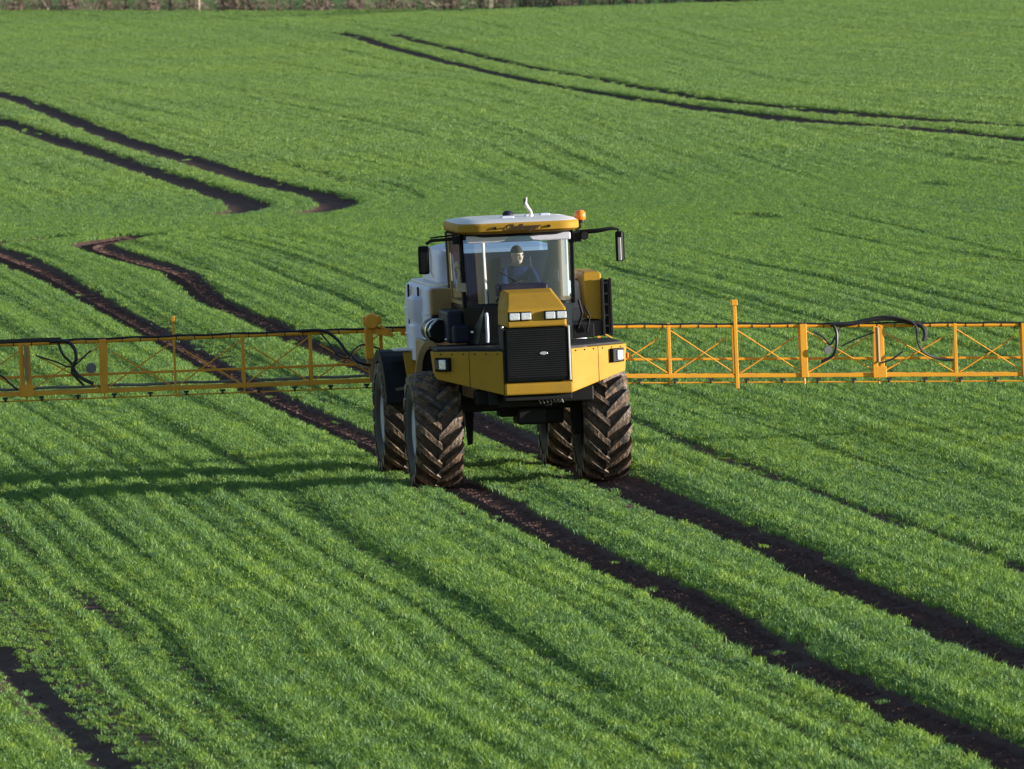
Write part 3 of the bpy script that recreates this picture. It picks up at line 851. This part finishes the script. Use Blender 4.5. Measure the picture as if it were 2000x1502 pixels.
# --- roof
def rloop(z, ex, y0, y1, cr, n=6):
    pts = []
    for cx, cy, a0 in ((ex-cr, y1-cr, 0), (-ex+cr, y1-cr, 90), (-ex+cr, y0+cr, 180), (ex-cr, y0+cr, 270)):
        for k in range(n+1):
            a = R(a0 + 90*k/n); pts.append((cx+cr*math.cos(a), cy+cr*math.sin(a), z))
    return pts
b = B(); b.loft([rloop(3.32,.72,-1.62,.16,.28), rloop(3.345,.83,-1.80,.22,.30), rloop(3.37,.855,-1.84,.24,.30), rloop(3.45,.86,-1.85,.24,.32), rloop(3.475,.845,-1.83,.22,.32)])
roof = b.out('roof', 'yellow', S, smooth=True)
b = B(); b.loft([rloop(3.474,.84,-1.82,.21,.32), rloop(3.50,.80,-1.76,.17,.32), rloop(3.52,.60,-1.5,.0,.3)]); b.out('roof_top', 'roofwhite', roof, smooth=True)
b = B(); b.loft([rloop(3.27,.70,-1.58,.12,.22), rloop(3.322,.74,-1.66,.16,.25)]); b.out('roof_seal', 'gloss', roof)
for x in (-.36, .40):
    b = B(); b.lathe([(.0005,-1.868),(.018,-1.868),(.02,-1.845)], 'Y', 10, (x,0,3.41)); b.out('roof_light', 'gloss', roof)
for x, y, s in ((-.1,-1.2,.09),(.25,-.9,.06),(.5,-.7,.07)):
    b = B(); b.box(x-s,x+s,y-s,y+s,3.50,3.545); b.out('roof_vent', 'white', roof, .015)
b = B(); b.lathe([(.07,3.51),(.075,3.55),(.05,3.58),(.0005,3.59)], 'Z', 16, (.02,-.4,0)); b.out('receiver', 'dkblue', S, smooth=True)
b = B(); b.tube([(.24,-1.05,3.50),(.25,-1.05,3.58),(.20,-1.05,3.65),(.18,-1.05,3.70),(.20,-1.05,3.78)], [.022,.02,.026,.022,.006], 8)
b.out('antenna', 'roofwhite', S, smooth=True)
b = B(); b.box(.155,.175,-1.06,-1.04,3.68,3.76); b.tube([(.165,-1.05,3.70),(.20,-1.05,3.64)], .008, 5); b.out('antenna_fin', 'black', S)
# lettering on the roof fascia
cu = bpy.data.curves.new('roof_lettering', 'FONT'); cu.body = 'Challenger'; cu.size = .112; cu.shear = .45; cu.extrude = .002; cu.align_x = 'CENTER'; cu.align_y = 'CENTER'; cu.offset = .0025
tmp = bpy.data.objects.new('tmp', cu); COL.objects.link(tmp)
dg = bpy.context.evaluated_depsgraph_get(); tm = bpy.data.meshes.new_from_object(tmp.evaluated_get(dg)); bpy.data.objects.remove(tmp)
tm.materials.clear()
o = link('roof_lettering', tm, 'text', roof); o.location = (.02, -1.853, 3.41); o.rotation_euler = (math.pi/2, 0, 0)
# swash before the lettering
b = B(); b.tube([(-.30,-1.854,3.395),(-.27,-1.854,3.41),(-.24,-1.854,3.405)], .006, 5); b.out('lettering_swash', 'text', roof)

# beacon
b = B(); b.tube([(.86,-.9,3.30),(.93,-.9,3.34),(.93,-.9,3.42)], .018, 6); b.lathe([(.06,3.40),(.065,3.43),(.06,3.44)], 'Z', 16, (.93,-.9,0)); bb = b.out('beacon', 'black', S, smooth=True)
b = B(); b.lathe([(.068,3.441),(.078,3.47),(.075,3.53),(.05,3.565),(.0005,3.575)], 'Z', 20, (.93,-.9,0)); b.out('beacon_dome', 'amber', bb, smooth=True)
# mirrors
b = B(); b.tube([(-.74,-1.30,3.28),(-.95,-1.34,3.27),(-1.16,-1.38,3.265),(-1.22,-1.38,3.22)], .022, 7); b.box(-.86,-.76,-1.36,-1.24,3.20,3.31); b.tube([(-.78,-1.32,3.33),(-1.16,-1.38,3.30)], .012, 6)
ma = b.out('mirror_arm', 'black', S, smooth=True)
b = B(); b.box(-1.335,-1.185,-1.42,-1.36,2.82,3.20); mo = b.out('mirror', 'gloss', S, .03, seg=3)
b = B(); b.tube([(-1.17,-1.37,3.17),(-1.155,-1.37,3.0),(-1.165,-1.37,2.86),(-1.135,-1.37,2.78)], .013, 6); b.out('mirror_bracket', 'roofwhite', mo)
b = B(); b.box(-1.32,-1.20,-1.358,-1.352,2.85,3.17); b.out('mirror_glass', 'mirrorglass', mo)
b = B(); b.tube([(.76,-1.25,3.27),(.9,-1.3,3.29),(1.10,-1.36,3.30),(1.28,-1.38,3.325),(1.37,-1.38,3.31),(1.40,-1.38,3.20),(1.405,-1.38,3.06)], [.03,.032,.03,.022,.02,.018,.018], 8)
b.box(.76,.88,-1.32,-1.20,3.16,3.30); b.lathe([(.05,-1.38),(.06,-1.33),(.05,-1.28)], 'Y', 12, (.92,0,3.24)); b.out('mirror_arm', 'black', S, smooth=True)
b = B(); b.box(-.055,.055,-.03,.03,-.20,.20); mo = b.out('mirror', 'gloss', S, .02); mo.location = (1.385,-1.36,3.08); mo.rotation_euler = (0,0,R(-38))
b = B(); b.box(.0,.045,-.045,-.032,-.19,.12); b.out('mirror_shell', 'roofwhite', mo, .01)
b = B(); b.box(-.055,.055,.031,.036,-.185,.185); b.out('mirror_glass', 'mirrorglass', mo)

# --- tanks and bodywork behind the cab
b = B(); b.loft([rloop(1.55,1.0,.25,2.55,.10), rloop(1.66,1.09,.2,2.7,.11), rloop(2.20,1.10,.2,2.75,.11), rloop(2.53,1.08,.2,2.7,.11), rloop(2.58,1.03,.24,2.65,.11)])
tank = b.out('spray_tank', 'white', S, smooth=True)
for z in (1.85, 2.20):
    b = B(); b.loft([rloop(z,1.105,.185,2.765,.115), rloop(z+.035,1.105,.185,2.765,.115)]); b.out('rib', 'white', tank, .01)
for y in (.9, 2.0):
    b = B(); b.box(-1.125,-1.10,y-.03,y+.03,1.6,2.56); b.out('strap', 'black', tank)
b = B(); b.loft([rloop(2.575,1.02,.22,2.66,.22), rloop(2.615,1.02,.22,2.66,.22)]); b.out('tank_rim', 'roofwhite', tank, .01)
b = B(); b.loft([rloop(2.62,.86,.5,2.2,.08), rloop(2.98,.84,.5,2.2,.08), rloop(3.05,.80,.54,2.15,.08), rloop(3.13,.48,.8,1.9,.10)]); b.out('upper_tank', 'white', S, smooth=True)
b = B(); b.lathe([(.16,3.12),(.16,3.19),(.13,3.21),(.0005,3.21)], 'Z', 20, (-.25,1.2,0)); b.out('tank_lid', 'roofwhite', S, smooth=True)
# stepped clear-water container, lowest left
b = B(); b.loft([rloop(1.60,.12,-.3,.3,.05), rloop(2.05,.125,-.3,.3,.05), rloop(2.08,.10,-.28,.28,.05), rloop(2.12,.10,-.28,.28,.05), rloop(2.16,.125,-.3,.3,.05), rloop(2.42,.125,-.3,.3,.05), rloop(2.46,.08,-.25,.25,.05)])
o = b.out('rinse_tank', 'white', S, smooth=True); o.location = (-1.10,1.0,-.02)
# shoulder panels: left is yellow with its shade put into the colour, right plain
b = B(); b.box(-1.02,-.52,.02,.20,2.20,2.565); b.out('side_panel', 'tanshade', S, .03)
b = B(); b.box(-1.02,-.55,.0,.19,1.86,2.195); b.out('intake_housing', 'dkblue', S, .03)
b = B(); b.loft([[(1.05,-.30,2.08),(1.31,-.30,2.06),(1.31,.9,2.06),(1.05,.9,2.08)],[(1.02,-.24,2.68),(1.27,-.24,2.68),(1.27,.9,2.68),(1.02,.9,2.68)],[(1.04,-.20,2.71),(1.25,-.20,2.71),(1.25,.9,2.71),(1.04,.9,2.71)]]); b.out('side_panel', 'yellow', S, .02)
b = B(); b.box(1.06,1.30,-.28,.88,1.84,2.055); b.out('battery_box', 'darkpanel', S, .02)
# ladder-like black rack at the right edge
b = B()
for x in (1.335, 1.445): b.box(x-.018,x+.018,-.34,-.28,1.84,2.62)
lad = b.out('rack', 'black', S, .006)
b = B(); b.box(1.35,1.43,-.27,-.24,1.86,2.60); b.out('rack_plate', 'black', lad)
for i in range(5):
    b = B(); z = 1.96+i*.145; b.box(1.354,1.426,-.335,-.285,z,z+.028); b.out('rung', 'black', lad, .004)
# air cleaner + dark machinery left of cab
b = B(); b.lathe([(.0005,-.75),(.12,-.75),(.16,-.70),(.165,-.30),(.15,-.22),(.15,.0)], 'Y', 24, (-1.02,0,2.02)); ac = b.out('air_cleaner', 'gloss', S, smooth=True)
b = B(); b.lathe([(.168,-.62),(.172,-.60),(.172,-.56),(.168,-.54)], 'Y', 24, (-1.02,0,2.02)); b.out('clamp_band', 'chrome', ac, smooth=True)
b = B(); b.tube([(-1.14,-.77,1.96),(-1.16,-.80,2.04),(-1.12,-.82,2.12),(-1.05,-.80,2.18)], .018, 7); b.out('intake_pipe', 'chrome', ac, smooth=True)
b = B(); b.box(-.95,-.72,-1.15,-.2,1.87,2.30); b.box(-.90,-.5,-1.35,-1.16,1.87,2.12); b.out('engine_cover', 'dkblue', S, .04)
b = B(); b.box(.74,1.02,-1.2,-.1,1.87,2.05); b.tube([(.80,-1.22,2.0),(.86,-1.26,2.2),(.82,-1.24,2.38)], .02, 6); b.tube([(.92,-1.22,1.95),(.96,-1.25,2.15),(.90,-1.2,2.3)], .016, 6); b.out('hydraulic_block', 'black', S, .02)
for x, z in ((-.98,1.93), (-.70,2.04), (-.30,2.08)):
    b = B(); b.lathe([(.0005,-.03),(.018,-.02),(.018,.0)], 'Y', 10, (x,-1.78 if x > -.9 else -1.2,z)); b.out('fitting', 'chrome', S)
# rear engine deck
b = B(); b.box(-.95,.95,2.78,3.35,1.35,2.2); b.out('rear_cover', 'yellow', S, .05)

# fenders
def fender(s, y, r, x0, x1, a0, a1, mat, name='fender', th=.03):
    b = B(); inner, outer = [], []
    n = 14; loops = []
    for i in range(n+1):
        a = R(a0 + (a1-a0)*i/n); c, q = math.cos(a), math.sin(a)
        loops.append([(s*x0, y+r*c, WR_+r*q), (s*x1, y+r*c, WR_+r*q), (s*x1, y+(r+th)*c, WR_+(r+th)*q), (s*x0, y+(r+th)*c, WR_+(r+th)*q)])
    b.loft(loops); return b.out(name, mat, S, .006)
for s in (-1, 1):
    f = fender(s, WY, .90, .86, 1.40, 20, 165, 'black')
    b = B(); poly = [(s*1.40, WY+.93*math.cos(R(a)), WR_+.93*math.sin(R(a))) for a in range(20, 166, 12)] + [(s*1.40, WY+.78*math.cos(R(a)), WR_+.78*math.sin(R(a))) for a in range(165, 19, -12)]
    b.prism(poly, (s*.02,0,0)); b.out('fender_lip', 'black', f)
    # front leaf of the rear fender, painted, facing forward
    b = B(); b.prism([(s*1.02, WY-1.00, 1.12),(s*1.26, WY-1.00, 1.12),(s*1.31, WY-.80, 1.68),(s*1.02, WY-.80, 1.70)], (0,.03,0)); b.out('fender_apron', 'yellow', S, .008)
    b = B(); b.box(*sorted((s*1.02, s*1.42)), WY-.84, WY-.40, 1.70, 1.725); b.out('fender_glint', 'roofwhite', S, .008)  # white strip painted as the highlight on the fender's top edge
    # front arch: painted sheet with a dark oval opening over the wheel
    ar = [(s*(1.17+.20*math.cos(R(a))), -1.42, 1.44+(.50 if s < 0 else .34)*math.sin(R(a))) for a in range(0, 181, 12)]
    ai = [(s*(1.17+.115*math.cos(R(a))), -1.42, 1.44+(.38 if s < 0 else .24)*math.sin(R(a))) for a in range(180, -1, -12)]
    b = B(); b.prism(ar+ai, (0,.06,0)); f = b.out('wheel_arch', 'tanshade', S, .006)
    b = B(); b.prism([(s*(1.17+.13*math.cos(R(a))), -1.35, 1.44+(.40 if s < 0 else .26)*math.sin(R(a))) for a in range(0, 181, 12)], (0,.02,0)); b.out('arch_shade', 'black', f)  # black sheet painted as the shade inside the opening
b = B(); b.prism([(-1.16,-.55,1.22),(-.98,-.55,1.22),(-.95,-.55,1.86),(-1.14,-.55,1.90)], (0,.9,0)); b.out('step_box', 'tanshade', S, .02)

# --- spray booms (parts of the machine): top chord is the part, everything else sub-parts
def boom(s):
    YB = 3.45
    if s > 0: zt = lambda x: 1.868 - .041*x
    else:     zt = lambda x: 1.868 + .008*x
    hh = .685
    def P(x, dz, dy=0): return (s*x, YB+dy, zt(x)-dz)
    X0, X1 = .55, 12.0
    b = B(); b.tube([P(X0,0), P(X1,0)], .024, 8); top = b.out('spray_boom', 'boom', S, smooth=True)
    mk = lambda bb, nm, mt='boom', **k: bb.out(nm, mt, top, **k)
    b = B(); b.beam(P(X0,hh), P(X1,hh), .05, .055); mk(b, 'lower_chord', bevel=.006)
    b = B(); b.beam(P(X0,hh+.0,.28), P(X1,hh+.0,.28), .04, .045); mk(b, 'rear_chord', bevel=.006)
    b = B(); b.beam(P(X0,.46,.16), P(X1,.46,.16), .032, .034); mk(b, 'middle_chord', bevel=.006)
    b = B(); b.tube([P(X0,hh+.095), P(X1,hh+.095)], .011, 6); mk(b, 'spray_line')
    if s > 0:
        posts = [(1319,1),(1451,4),(1585,2),(1733,3),(1887,1)]
        xs_ = [((p-1000)/141.5+.52+.06)/1.0 for p, _ in posts]; kinds = [k for _, k in posts]
    else:
        posts = [(620,1),(487,1),(352,5),(212,2),(60,3)]
        xs_ = [-((p-1000)/142.0)-.52 for p, _ in posts]; kinds = [k for _, k in posts]
    # first (inner) bay and bays out of frame
    xs_ = [xs_[0]-.98] + xs_; kinds = [1] + kinds
    x = xs_[-1]
    while x + .98 < 11.8: x += .98; xs_.append(x); kinds.append([1,4,1,2][len(xs_) % 4])
    for x, k in zip(xs_, kinds):
        if x < .3: continue
        if k == 1:
            b = B(); b.beam(P(x,-.05), P(x,hh+.02), .045, .045); mk(b, 'post', bevel=.005)
            b = B(); b.beam(P(x,0,.0), P(x,hh,.28), .028, .028); mk(b, 'rear_strut')
        elif k == 2:
            b = B(); b.beam(P(x,-.03), P(x,hh+.03), .10, .09); b.beam(P(x-.05,0,.02), P(x-.03,hh,.05), .03, .05); mk(b, 'post', bevel=.008)
        elif k == 3:
            b = B(); b.beam(P(x-.03,-.01), P(x-.05,hh+.02), .05, .07); mk(b, 'post', bevel=.008)
            b = B(); b.beam(P(x+.06,0), P(x+.05,hh+.02), .045, .06); mk(b, 'post', bevel=.008)
            b = B(); b.beam(P(x+.05,.1), P(x-.05,hh-.1), .03, .03); b.box(*sorted((s*(x-.09), s*(x+.10))), YB-.06, YB+.06, zt(x)-hh-.04, zt(x)-hh+.12); mk(b, 'hinge', bevel=.008)
            b = B(); b.tube([P(x-.01,.02,-.07), P(x-.01,.5,-.07)], .03, 8); mk(b, 'fold_cylinder', 'tanshade')
        elif k == 4:
            b = B(); b.beam(P(x,-.33), P(x,hh+.18), .05, .06); b.beam(P(x,-.29), P(x,-.37), .085, .09); b.beam(P(x-.03,0), P(x-.03,hh), .05, .05); mk(b, 'tall_post', bevel=.006)
        elif k == 5:
            b = B(); b.beam(P(x,-.26), P(x,hh+.10), .03, .03); b.beam(P(x,-.22), P(x,-.31), .05, .05); mk(b, 'tall_post', bevel=.004)
        for dx in (-.02,):
            b = B(); b.tube([P(x, hh+.02), P(x, hh+.12)], .012, 6); mk(b, 'drop_tube')
    for a, c in zip(xs_[:-1], xs_[1:]):
        if a < .2: a = .55
        b = B(); b.tube([P(a+.03,.06,-.01), P(c-.04,hh-.04,-.01)], .010, 6); mk(b, 'brace')
        b = B(); b.tube([P(a+.06,hh-.04,.03), P(a+(c-a)*.86,.16,.03)], .011, 6); mk(b, 'brace')
    # nozzles every half metre under the lower chord
    nz = B(); nz.box(-.035,.035,-.02,.02,-.012,.018); nz.lathe([(.014,-.05),(.018,-.02),(.014,-.011)], 'Z', 8)
    m0 = None; k = 0; x = 1.4
    while x < 11.9:
        if m0 is None: o = mk(nz, 'nozzle', 'rubber'); m0 = o
        else: o = m0.copy(); COL.objects.link(o)
        p = P(x, hh+.055, -.02); o.location = p; x += .5
    # supply pipes tied along the chords
    b = B(); n = 60
    b.tube([P(X0+(X1-X0)*i/n, -.037 + .006*math.sin(i*1.7), -.015) for i in range(n+1)], .013 if s > 0 else .016, 6); mk(b, 'supply_hose', 'rubber')
    if s < 0:
        b = B(); b.tube([P(.6+i*.3, hh-.065+.008*math.sin(i*2.1), .12) for i in range(38)], .022, 6); mk(b, 'supply_pipe', 'grey')
        b = B(); b.tube([P(5.6+i*.3, -.045, .0) for i in range(21)], .032, 7); mk(b, 'hose_bundle', 'rubber')
    ties = B()
    for i in range(44):
        x = 1.0+i*.25; ties.tube([P(x,-.0), P(x+.012,-.0)], .030, 6)
    mk(ties, 'cable_ties', 'rubber')
    return top, P
bl, PL = boom(-1)
br, PR = boom(1)
def hose(P, parent, pts, r, mat='rubber', name='hose'):
    b = B(); b.tube([tuple(p) for p in catmull([P(*q) for q in pts], 7)], r, 7); b.out(name, mat, parent, smooth=True)
lx = lambda px: -((px-1000)/142.0)-.52
rx = lambda px: (px-1000)/141.5+.58
hose(PL, bl, [(lx(600),-.04,-.05),(lx(645),-.03,-.06),(lx(672),.10,-.1),(lx(690),.28,-.15),(lx(712),.42,-.2),(lx(742),.48,-.1)], .022)
hose(PL, bl, [(lx(640),0,-.06),(lx(655),.14,-.08),(lx(670),.30,-.1),(lx(690),.36,-.1),(lx(705),.24,-.1),(lx(725),.18,-.1),(lx(760),.26,0)], .012)
hose(PL, bl, [(lx(730),.50,-.1),(lx(712),.46,-.18),(lx(695),.33,-.18)], .014, 'chrome')
hose(PL, bl, [(lx(110),-.02,-.04),(lx(140),-.02,-.08),(lx(155),.08,-.1),(lx(158),.22,-.1),(lx(152),.34,-.08),(lx(165),.48,-.06),(lx(190),.58,-.04)], .026)
hose(PL, bl, [(lx(125),.0,-.05),(lx(133),.16,-.08),(lx(150),.30,-.06),(lx(150),.42,-.06),(lx(172),.60,-.04)], .018)
hose(PL, bl, [(lx(80),.16,-.05),(lx(120),.26,-.05),(lx(150),.33,-.05),(lx(188),.12,-.05)], .012)
hose(PL, bl, [(lx(-20),.40,-.05),(lx(10),.42,-.05),(lx(30),.55,-.05),(lx(42),.62,-.03)], .014)
b = B(); b.lathe([(.03,-.05),(.07,-.05),(.075,0),(.06,.04)], 'Y', 16, PL(lx(187),.36,-.08)); b.out('valve', 'grey', bl, smooth=True)
hose(PR, br, [(rx(1640),-.02,-.04),(rx(1680),-.03,-.06),(rx(1720),-.085,-.06),(rx(1760),-.10,-.06),(rx(1795),-.05,-.06),(rx(1818),.0,-.08),(rx(1826),.10,-.1),(rx(1822),.22,-.1)], .034)
hose(PR, br, [(rx(1690),-.04,-.08),(rx(1740),-.13,-.09),(rx(1790),-.08,-.09),(rx(1808),.02,-.12),(rx(1810),.20,-.1),(rx(1820),.36,-.1),(rx(1850),.46,-.05),(rx(1880),.48,-.05)], .018)
hose(PR, br, [(rx(1645),-.02,-.05),(rx(1650),.10,-.08),(rx(1648),.30,-.09),(rx(1640),.42,-.07),(rx(1618),.50,-.05)], .022)
hose(PR, br, [(rx(1605),.08,-.05),(rx(1625),.16,-.06),(rx(1636),.26,-.07),(rx(1645),.18,-.07),(rx(1660),.02,-.05)], .014)
hose(PR, br, [(rx(1660),.28,-.05),(rx(1690),.18,-.06),(rx(1725),.09,-.06)], .011)
hose(PR, br, [(rx(1735),.52,-.07),(rx(1760),.46,-.07),(rx(1780),.36,-.07)], .013)
b = B(); b.lathe([(.02,-.04),(.055,-.04),(.055,.03),(.03,.05)], 'Y', 14, PR(rx(1632),.33,-.08)); b.out('valve', 'grey', br, smooth=True)

# boom centre frame and lift tower
b = B()
for x in (-.6, .6): b.box(x-.05,x+.05,3.38,3.48,.95,2.05)
b.box(-.9,.9,3.38,3.48,1.10,1.20); b.box(-.9,.9,3.38,3.48,1.80,1.88); b.out('boom_centre_frame', 'boom', S, .008)
for x in (-.5, .5):
    b = B(); b.beam((x,2.9,1.2),(x,3.42,1.5),.07,.09); b.beam((x,2.9,1.7),(x,3.42,1.85),.06,.08); b.out('lift_arm', 'black', S, .008)
# orange pivot head seen left of the tank
tx = -1.30
b = B(); b.box(tx-.11,tx+.0,3.28,3.42,1.50,1.92); b.beam((tx-.06,3.34,1.9),(tx+.22,3.30,1.84),.07,.08); b.beam((tx+.1,3.3,1.95),(tx+.28,3.3,1.80),.05,.05)
b.lathe([(.04,3.20),(.10,3.20),(.115,3.26),(.10,3.34),(.04,3.34)], 'Y', 12, (tx-.02,0,2.02)); b.box(tx-.14,tx+.12,3.22,3.30,1.98,2.09); b.out('boom_pivot', 'boom', S, .012)
b = B(); b.beam((tx-.05,3.35,1.52),(tx-.02,3.35,1.2),.09,.08); b.out('pivot_leg', 'tanshade', S, .01)

# the upper body sits slightly to one side of the wheel centre line
for ch in S.children:
    n = ch.name.split('.')[0]
    if n in ('wheel','axle','axle_leg','spray_boom','chassis','boom_centre_frame','lift_arm','boom_pivot','pivot_leg','fender','pump','mudflap'): continue
    ch.location.x += .08 if n in ('rack','wheel_arch','step_box') else .145
    if n in ('spray_tank','rinse_tank'): ch.location.x += .03
    if n == 'roof': ch.scale.x = .955
    if n == 'hood': ch.scale.x = .95
# ------------------------------------------------------------------ DRIVER
def skin_obj(name, pts, edges, rad, mat, parent=None, sub=2):
    me = bpy.data.meshes.new(name); me.from_pydata(pts, edges, []); o = link(name, me, mat, parent)
    md = o.modifiers.new('skin', 'SKIN'); md.use_smooth_shade = True; md.branch_smoothing = .6
    me.skin_vertices.new() if not me.skin_vertices else None
    for v, r in zip(me.skin_vertices[0].data, rad): v.radius = (r, r) if not hasattr(r, '__len__') else r
    me.skin_vertices[0].data[0].use_root = True
    o.modifiers.new('sub', 'SUBSURF').levels = sub; o.modifiers['sub'].render_levels = sub
    return o
def skinmat():
    t = NT('skin'); t.b.inputs['Base Color'].default_value = (.74,.46,.34,1); t.b.inputs['Roughness'].default_value = .5; t.b.inputs['Subsurface Weight'].default_value = .1
    return t.m
M['skin'] = skinmat()
M['shirt'] = paint('navy_cloth', (.012,.018,.07), .9, 0, .05, spec=.08)
M['trouser'] = paint('dark_cloth', (.02,.02,.03), .9, 0, .05, spec=.08)
M['hair'] = paint('brown_hair', (.05,.03,.02), .7, 0, 0)
D = empty('person', MW @ Matrix.Translation((.275, -.30, 2.34)))
tag(D, 'driver in a dark blue top sitting at the steering wheel inside the sprayer cab', 'person')
# body: pelvis 0, facing -y; hands on the wheel (wheel centre rel. (0,-.80,.21))
pts = [(0,0,.06),(0,.01,.22),(0,.0,.40),(0,-.01,.50),(0,-.02,.56),
       (-.18,-.0,.44),(-.24,-.20,.24),(-.19,-.52,.20),(-.17,-.66,.23),
       (.18,-.0,.44),(.24,-.20,.24),(.19,-.52,.20),(.17,-.66,.23),
       (-.10,-.05,.04),(-.13,-.48,.08),(-.13,-.62,-.24),(-.13,-.72,-.27),
       (.10,-.05,.04),(.13,-.48,.08),(.13,-.62,-.24),(.13,-.72,-.27)]
edges = [(0,1),(1,2),(2,3),(3,4),(2,5),(5,6),(6,7),(7,8),(2,9),(9,10),(10,11),(11,12),(0,13),(13,14),(14,15),(15,16),(0,17),(17,18),(18,19),(19,20)]
rad = [(.15,.12),(.14,.11),(.15,.105),(.075,.07),(.06,.06), .062,.046,.032,.028, .058,.046,.032,.028, .085,.065,.045,.035, .085,.065,.045,.035]
body = skin_obj('body', pts, edges, rad, 'skin', D)
# head as sculpted ellipsoid with nose, chin, ears
bm = bmesh.new(); bmesh.ops.create_uvsphere(bm, u_segments=24, v_segments=18, radius=1)
for v in bm.verts:
    x, y, z = v.co
    w = 1 - .18*max(0, -z)
    nx, ny, nz = x*.078*w, y*.098*(1-.08*max(0,-z)), z*.125
    if y < -.75: ny += .008*(1-abs(z))
    if y < -.8 and abs(x) < .22 and -.45 < z < .15: ny -= .026*(1-abs(x)/.22)*(1-abs(z+.2)/.4)
    if abs(x) > .9 and abs(z) < .3: nx *= 1.14
    if z < -.6 and y < 0: ny -= .012
    v.co = (nx, ny-.03, nz+.635)
hm = bpy.data.meshes.new('head'); bm.to_mesh(hm); bm.free()
for p in hm.polygons: p.use_smooth = True
head = link('head', hm, 'skin', D); head.matrix_local = Matrix.Translation((0,-.03,0)) @ Matrix.Rotation(R(32), 4, 'Z') @ Matrix.Translation((0,.03,0))
for s in (-1, 1):
    b = B(); b.lathe([(.0005,-.012),(.010,-.008),(.012,0)], 'Y', 8, (s*.030,-.117,.645)); b.out('eye', 'hair', head)
b = B(); b.box(-.025,.025,-.122,-.116,.575,.581); b.out('mouth', 'darkpanel', head)
bm = bmesh.new(); bmesh.ops.create_uvsphere(bm, u_segments=20, v_segments=14, radius=1)
bmesh.ops.delete(bm, geom=[v for v in bm.verts if v.co.z < .1 and v.co.y < .1 or v.co.z < -.45], context='VERTS')
for v in bm.verts: v.co = (v.co.x*.084, v.co.y*.105-.025, v.co.z*.132+.645)
hm = bpy.data.meshes.new('hair'); bm.to_mesh(hm); bm.free()
o = link('hair', hm, 'hair', head); o.modifiers.new('s', 'SOLIDIFY').thickness = .006
# hands: palm with four curled fingers and thumb
for s in (-1, 1):
    hp = Vector((s*.17,-.66,.23)); q = [hp, hp+Vector((0,-.05,.015)), hp+Vector((0,-.09,.02))]
    P_ = [tuple(hp+Vector((0,.02,0))), tuple(hp+Vector((0,-.03,.01))), tuple(hp+Vector((0,-.07,.015)))]; E = [(0,1),(1,2)]; r_ = [.026,(.036,.018),(.038,.016)]
    for k in range(4):
        ox = (k-1.5)*.020; ln = [.9,1.0,.95,.75][k]; i = len(P_)
        P_ += [tuple(hp+Vector((ox,-.085,.018))), tuple(hp+Vector((ox,-.085-.03*ln,.005))), tuple(hp+Vector((ox,-.085-.035*ln,-.022))), tuple(hp+Vector((ox,-.085-.012*ln,-.036)))]
        E += [(2,i),(i,i+1),(i+1,i+2),(i+2,i+3)]; r_ += [.009,.009,.0085,.0075]
    i = len(P_); P_ += [tuple(hp+Vector((-s*.035,-.04,.0))), tuple(hp+Vector((-s*.045,-.075,-.012))), tuple(hp+Vector((-s*.035,-.10,-.02)))]; E += [(1,i),(i,i+1),(i+1,i+2)]; r_ += [.011,.010,.0085]
    skin_obj('hand', P_, E, r_, 'skin', D, 1)
g = lambda r, k: tuple(a*k+.012 for a in r) if hasattr(r, '__len__') else r+.014
skin_obj('jacket', [pts[i] for i in (0,1,2,3,5,6,7,9,10,11)], [(0,1),(1,2),(2,3),(2,4),(4,5),(5,6),(2,7),(7,8),(8,9)], [g(rad[i],1.03) for i in (0,1,2,3,5,6,7,9,10,11)], 'shirt', D)
skin_obj('trousers', [pts[i] for i in (0,13,14,15,17,18,19)], [(0,1),(1,2),(2,3),(0,4),(4,5),(5,6)], [g(rad[i],1.05) for i in (0,13,14,15,17,18,19)], 'trouser', D)
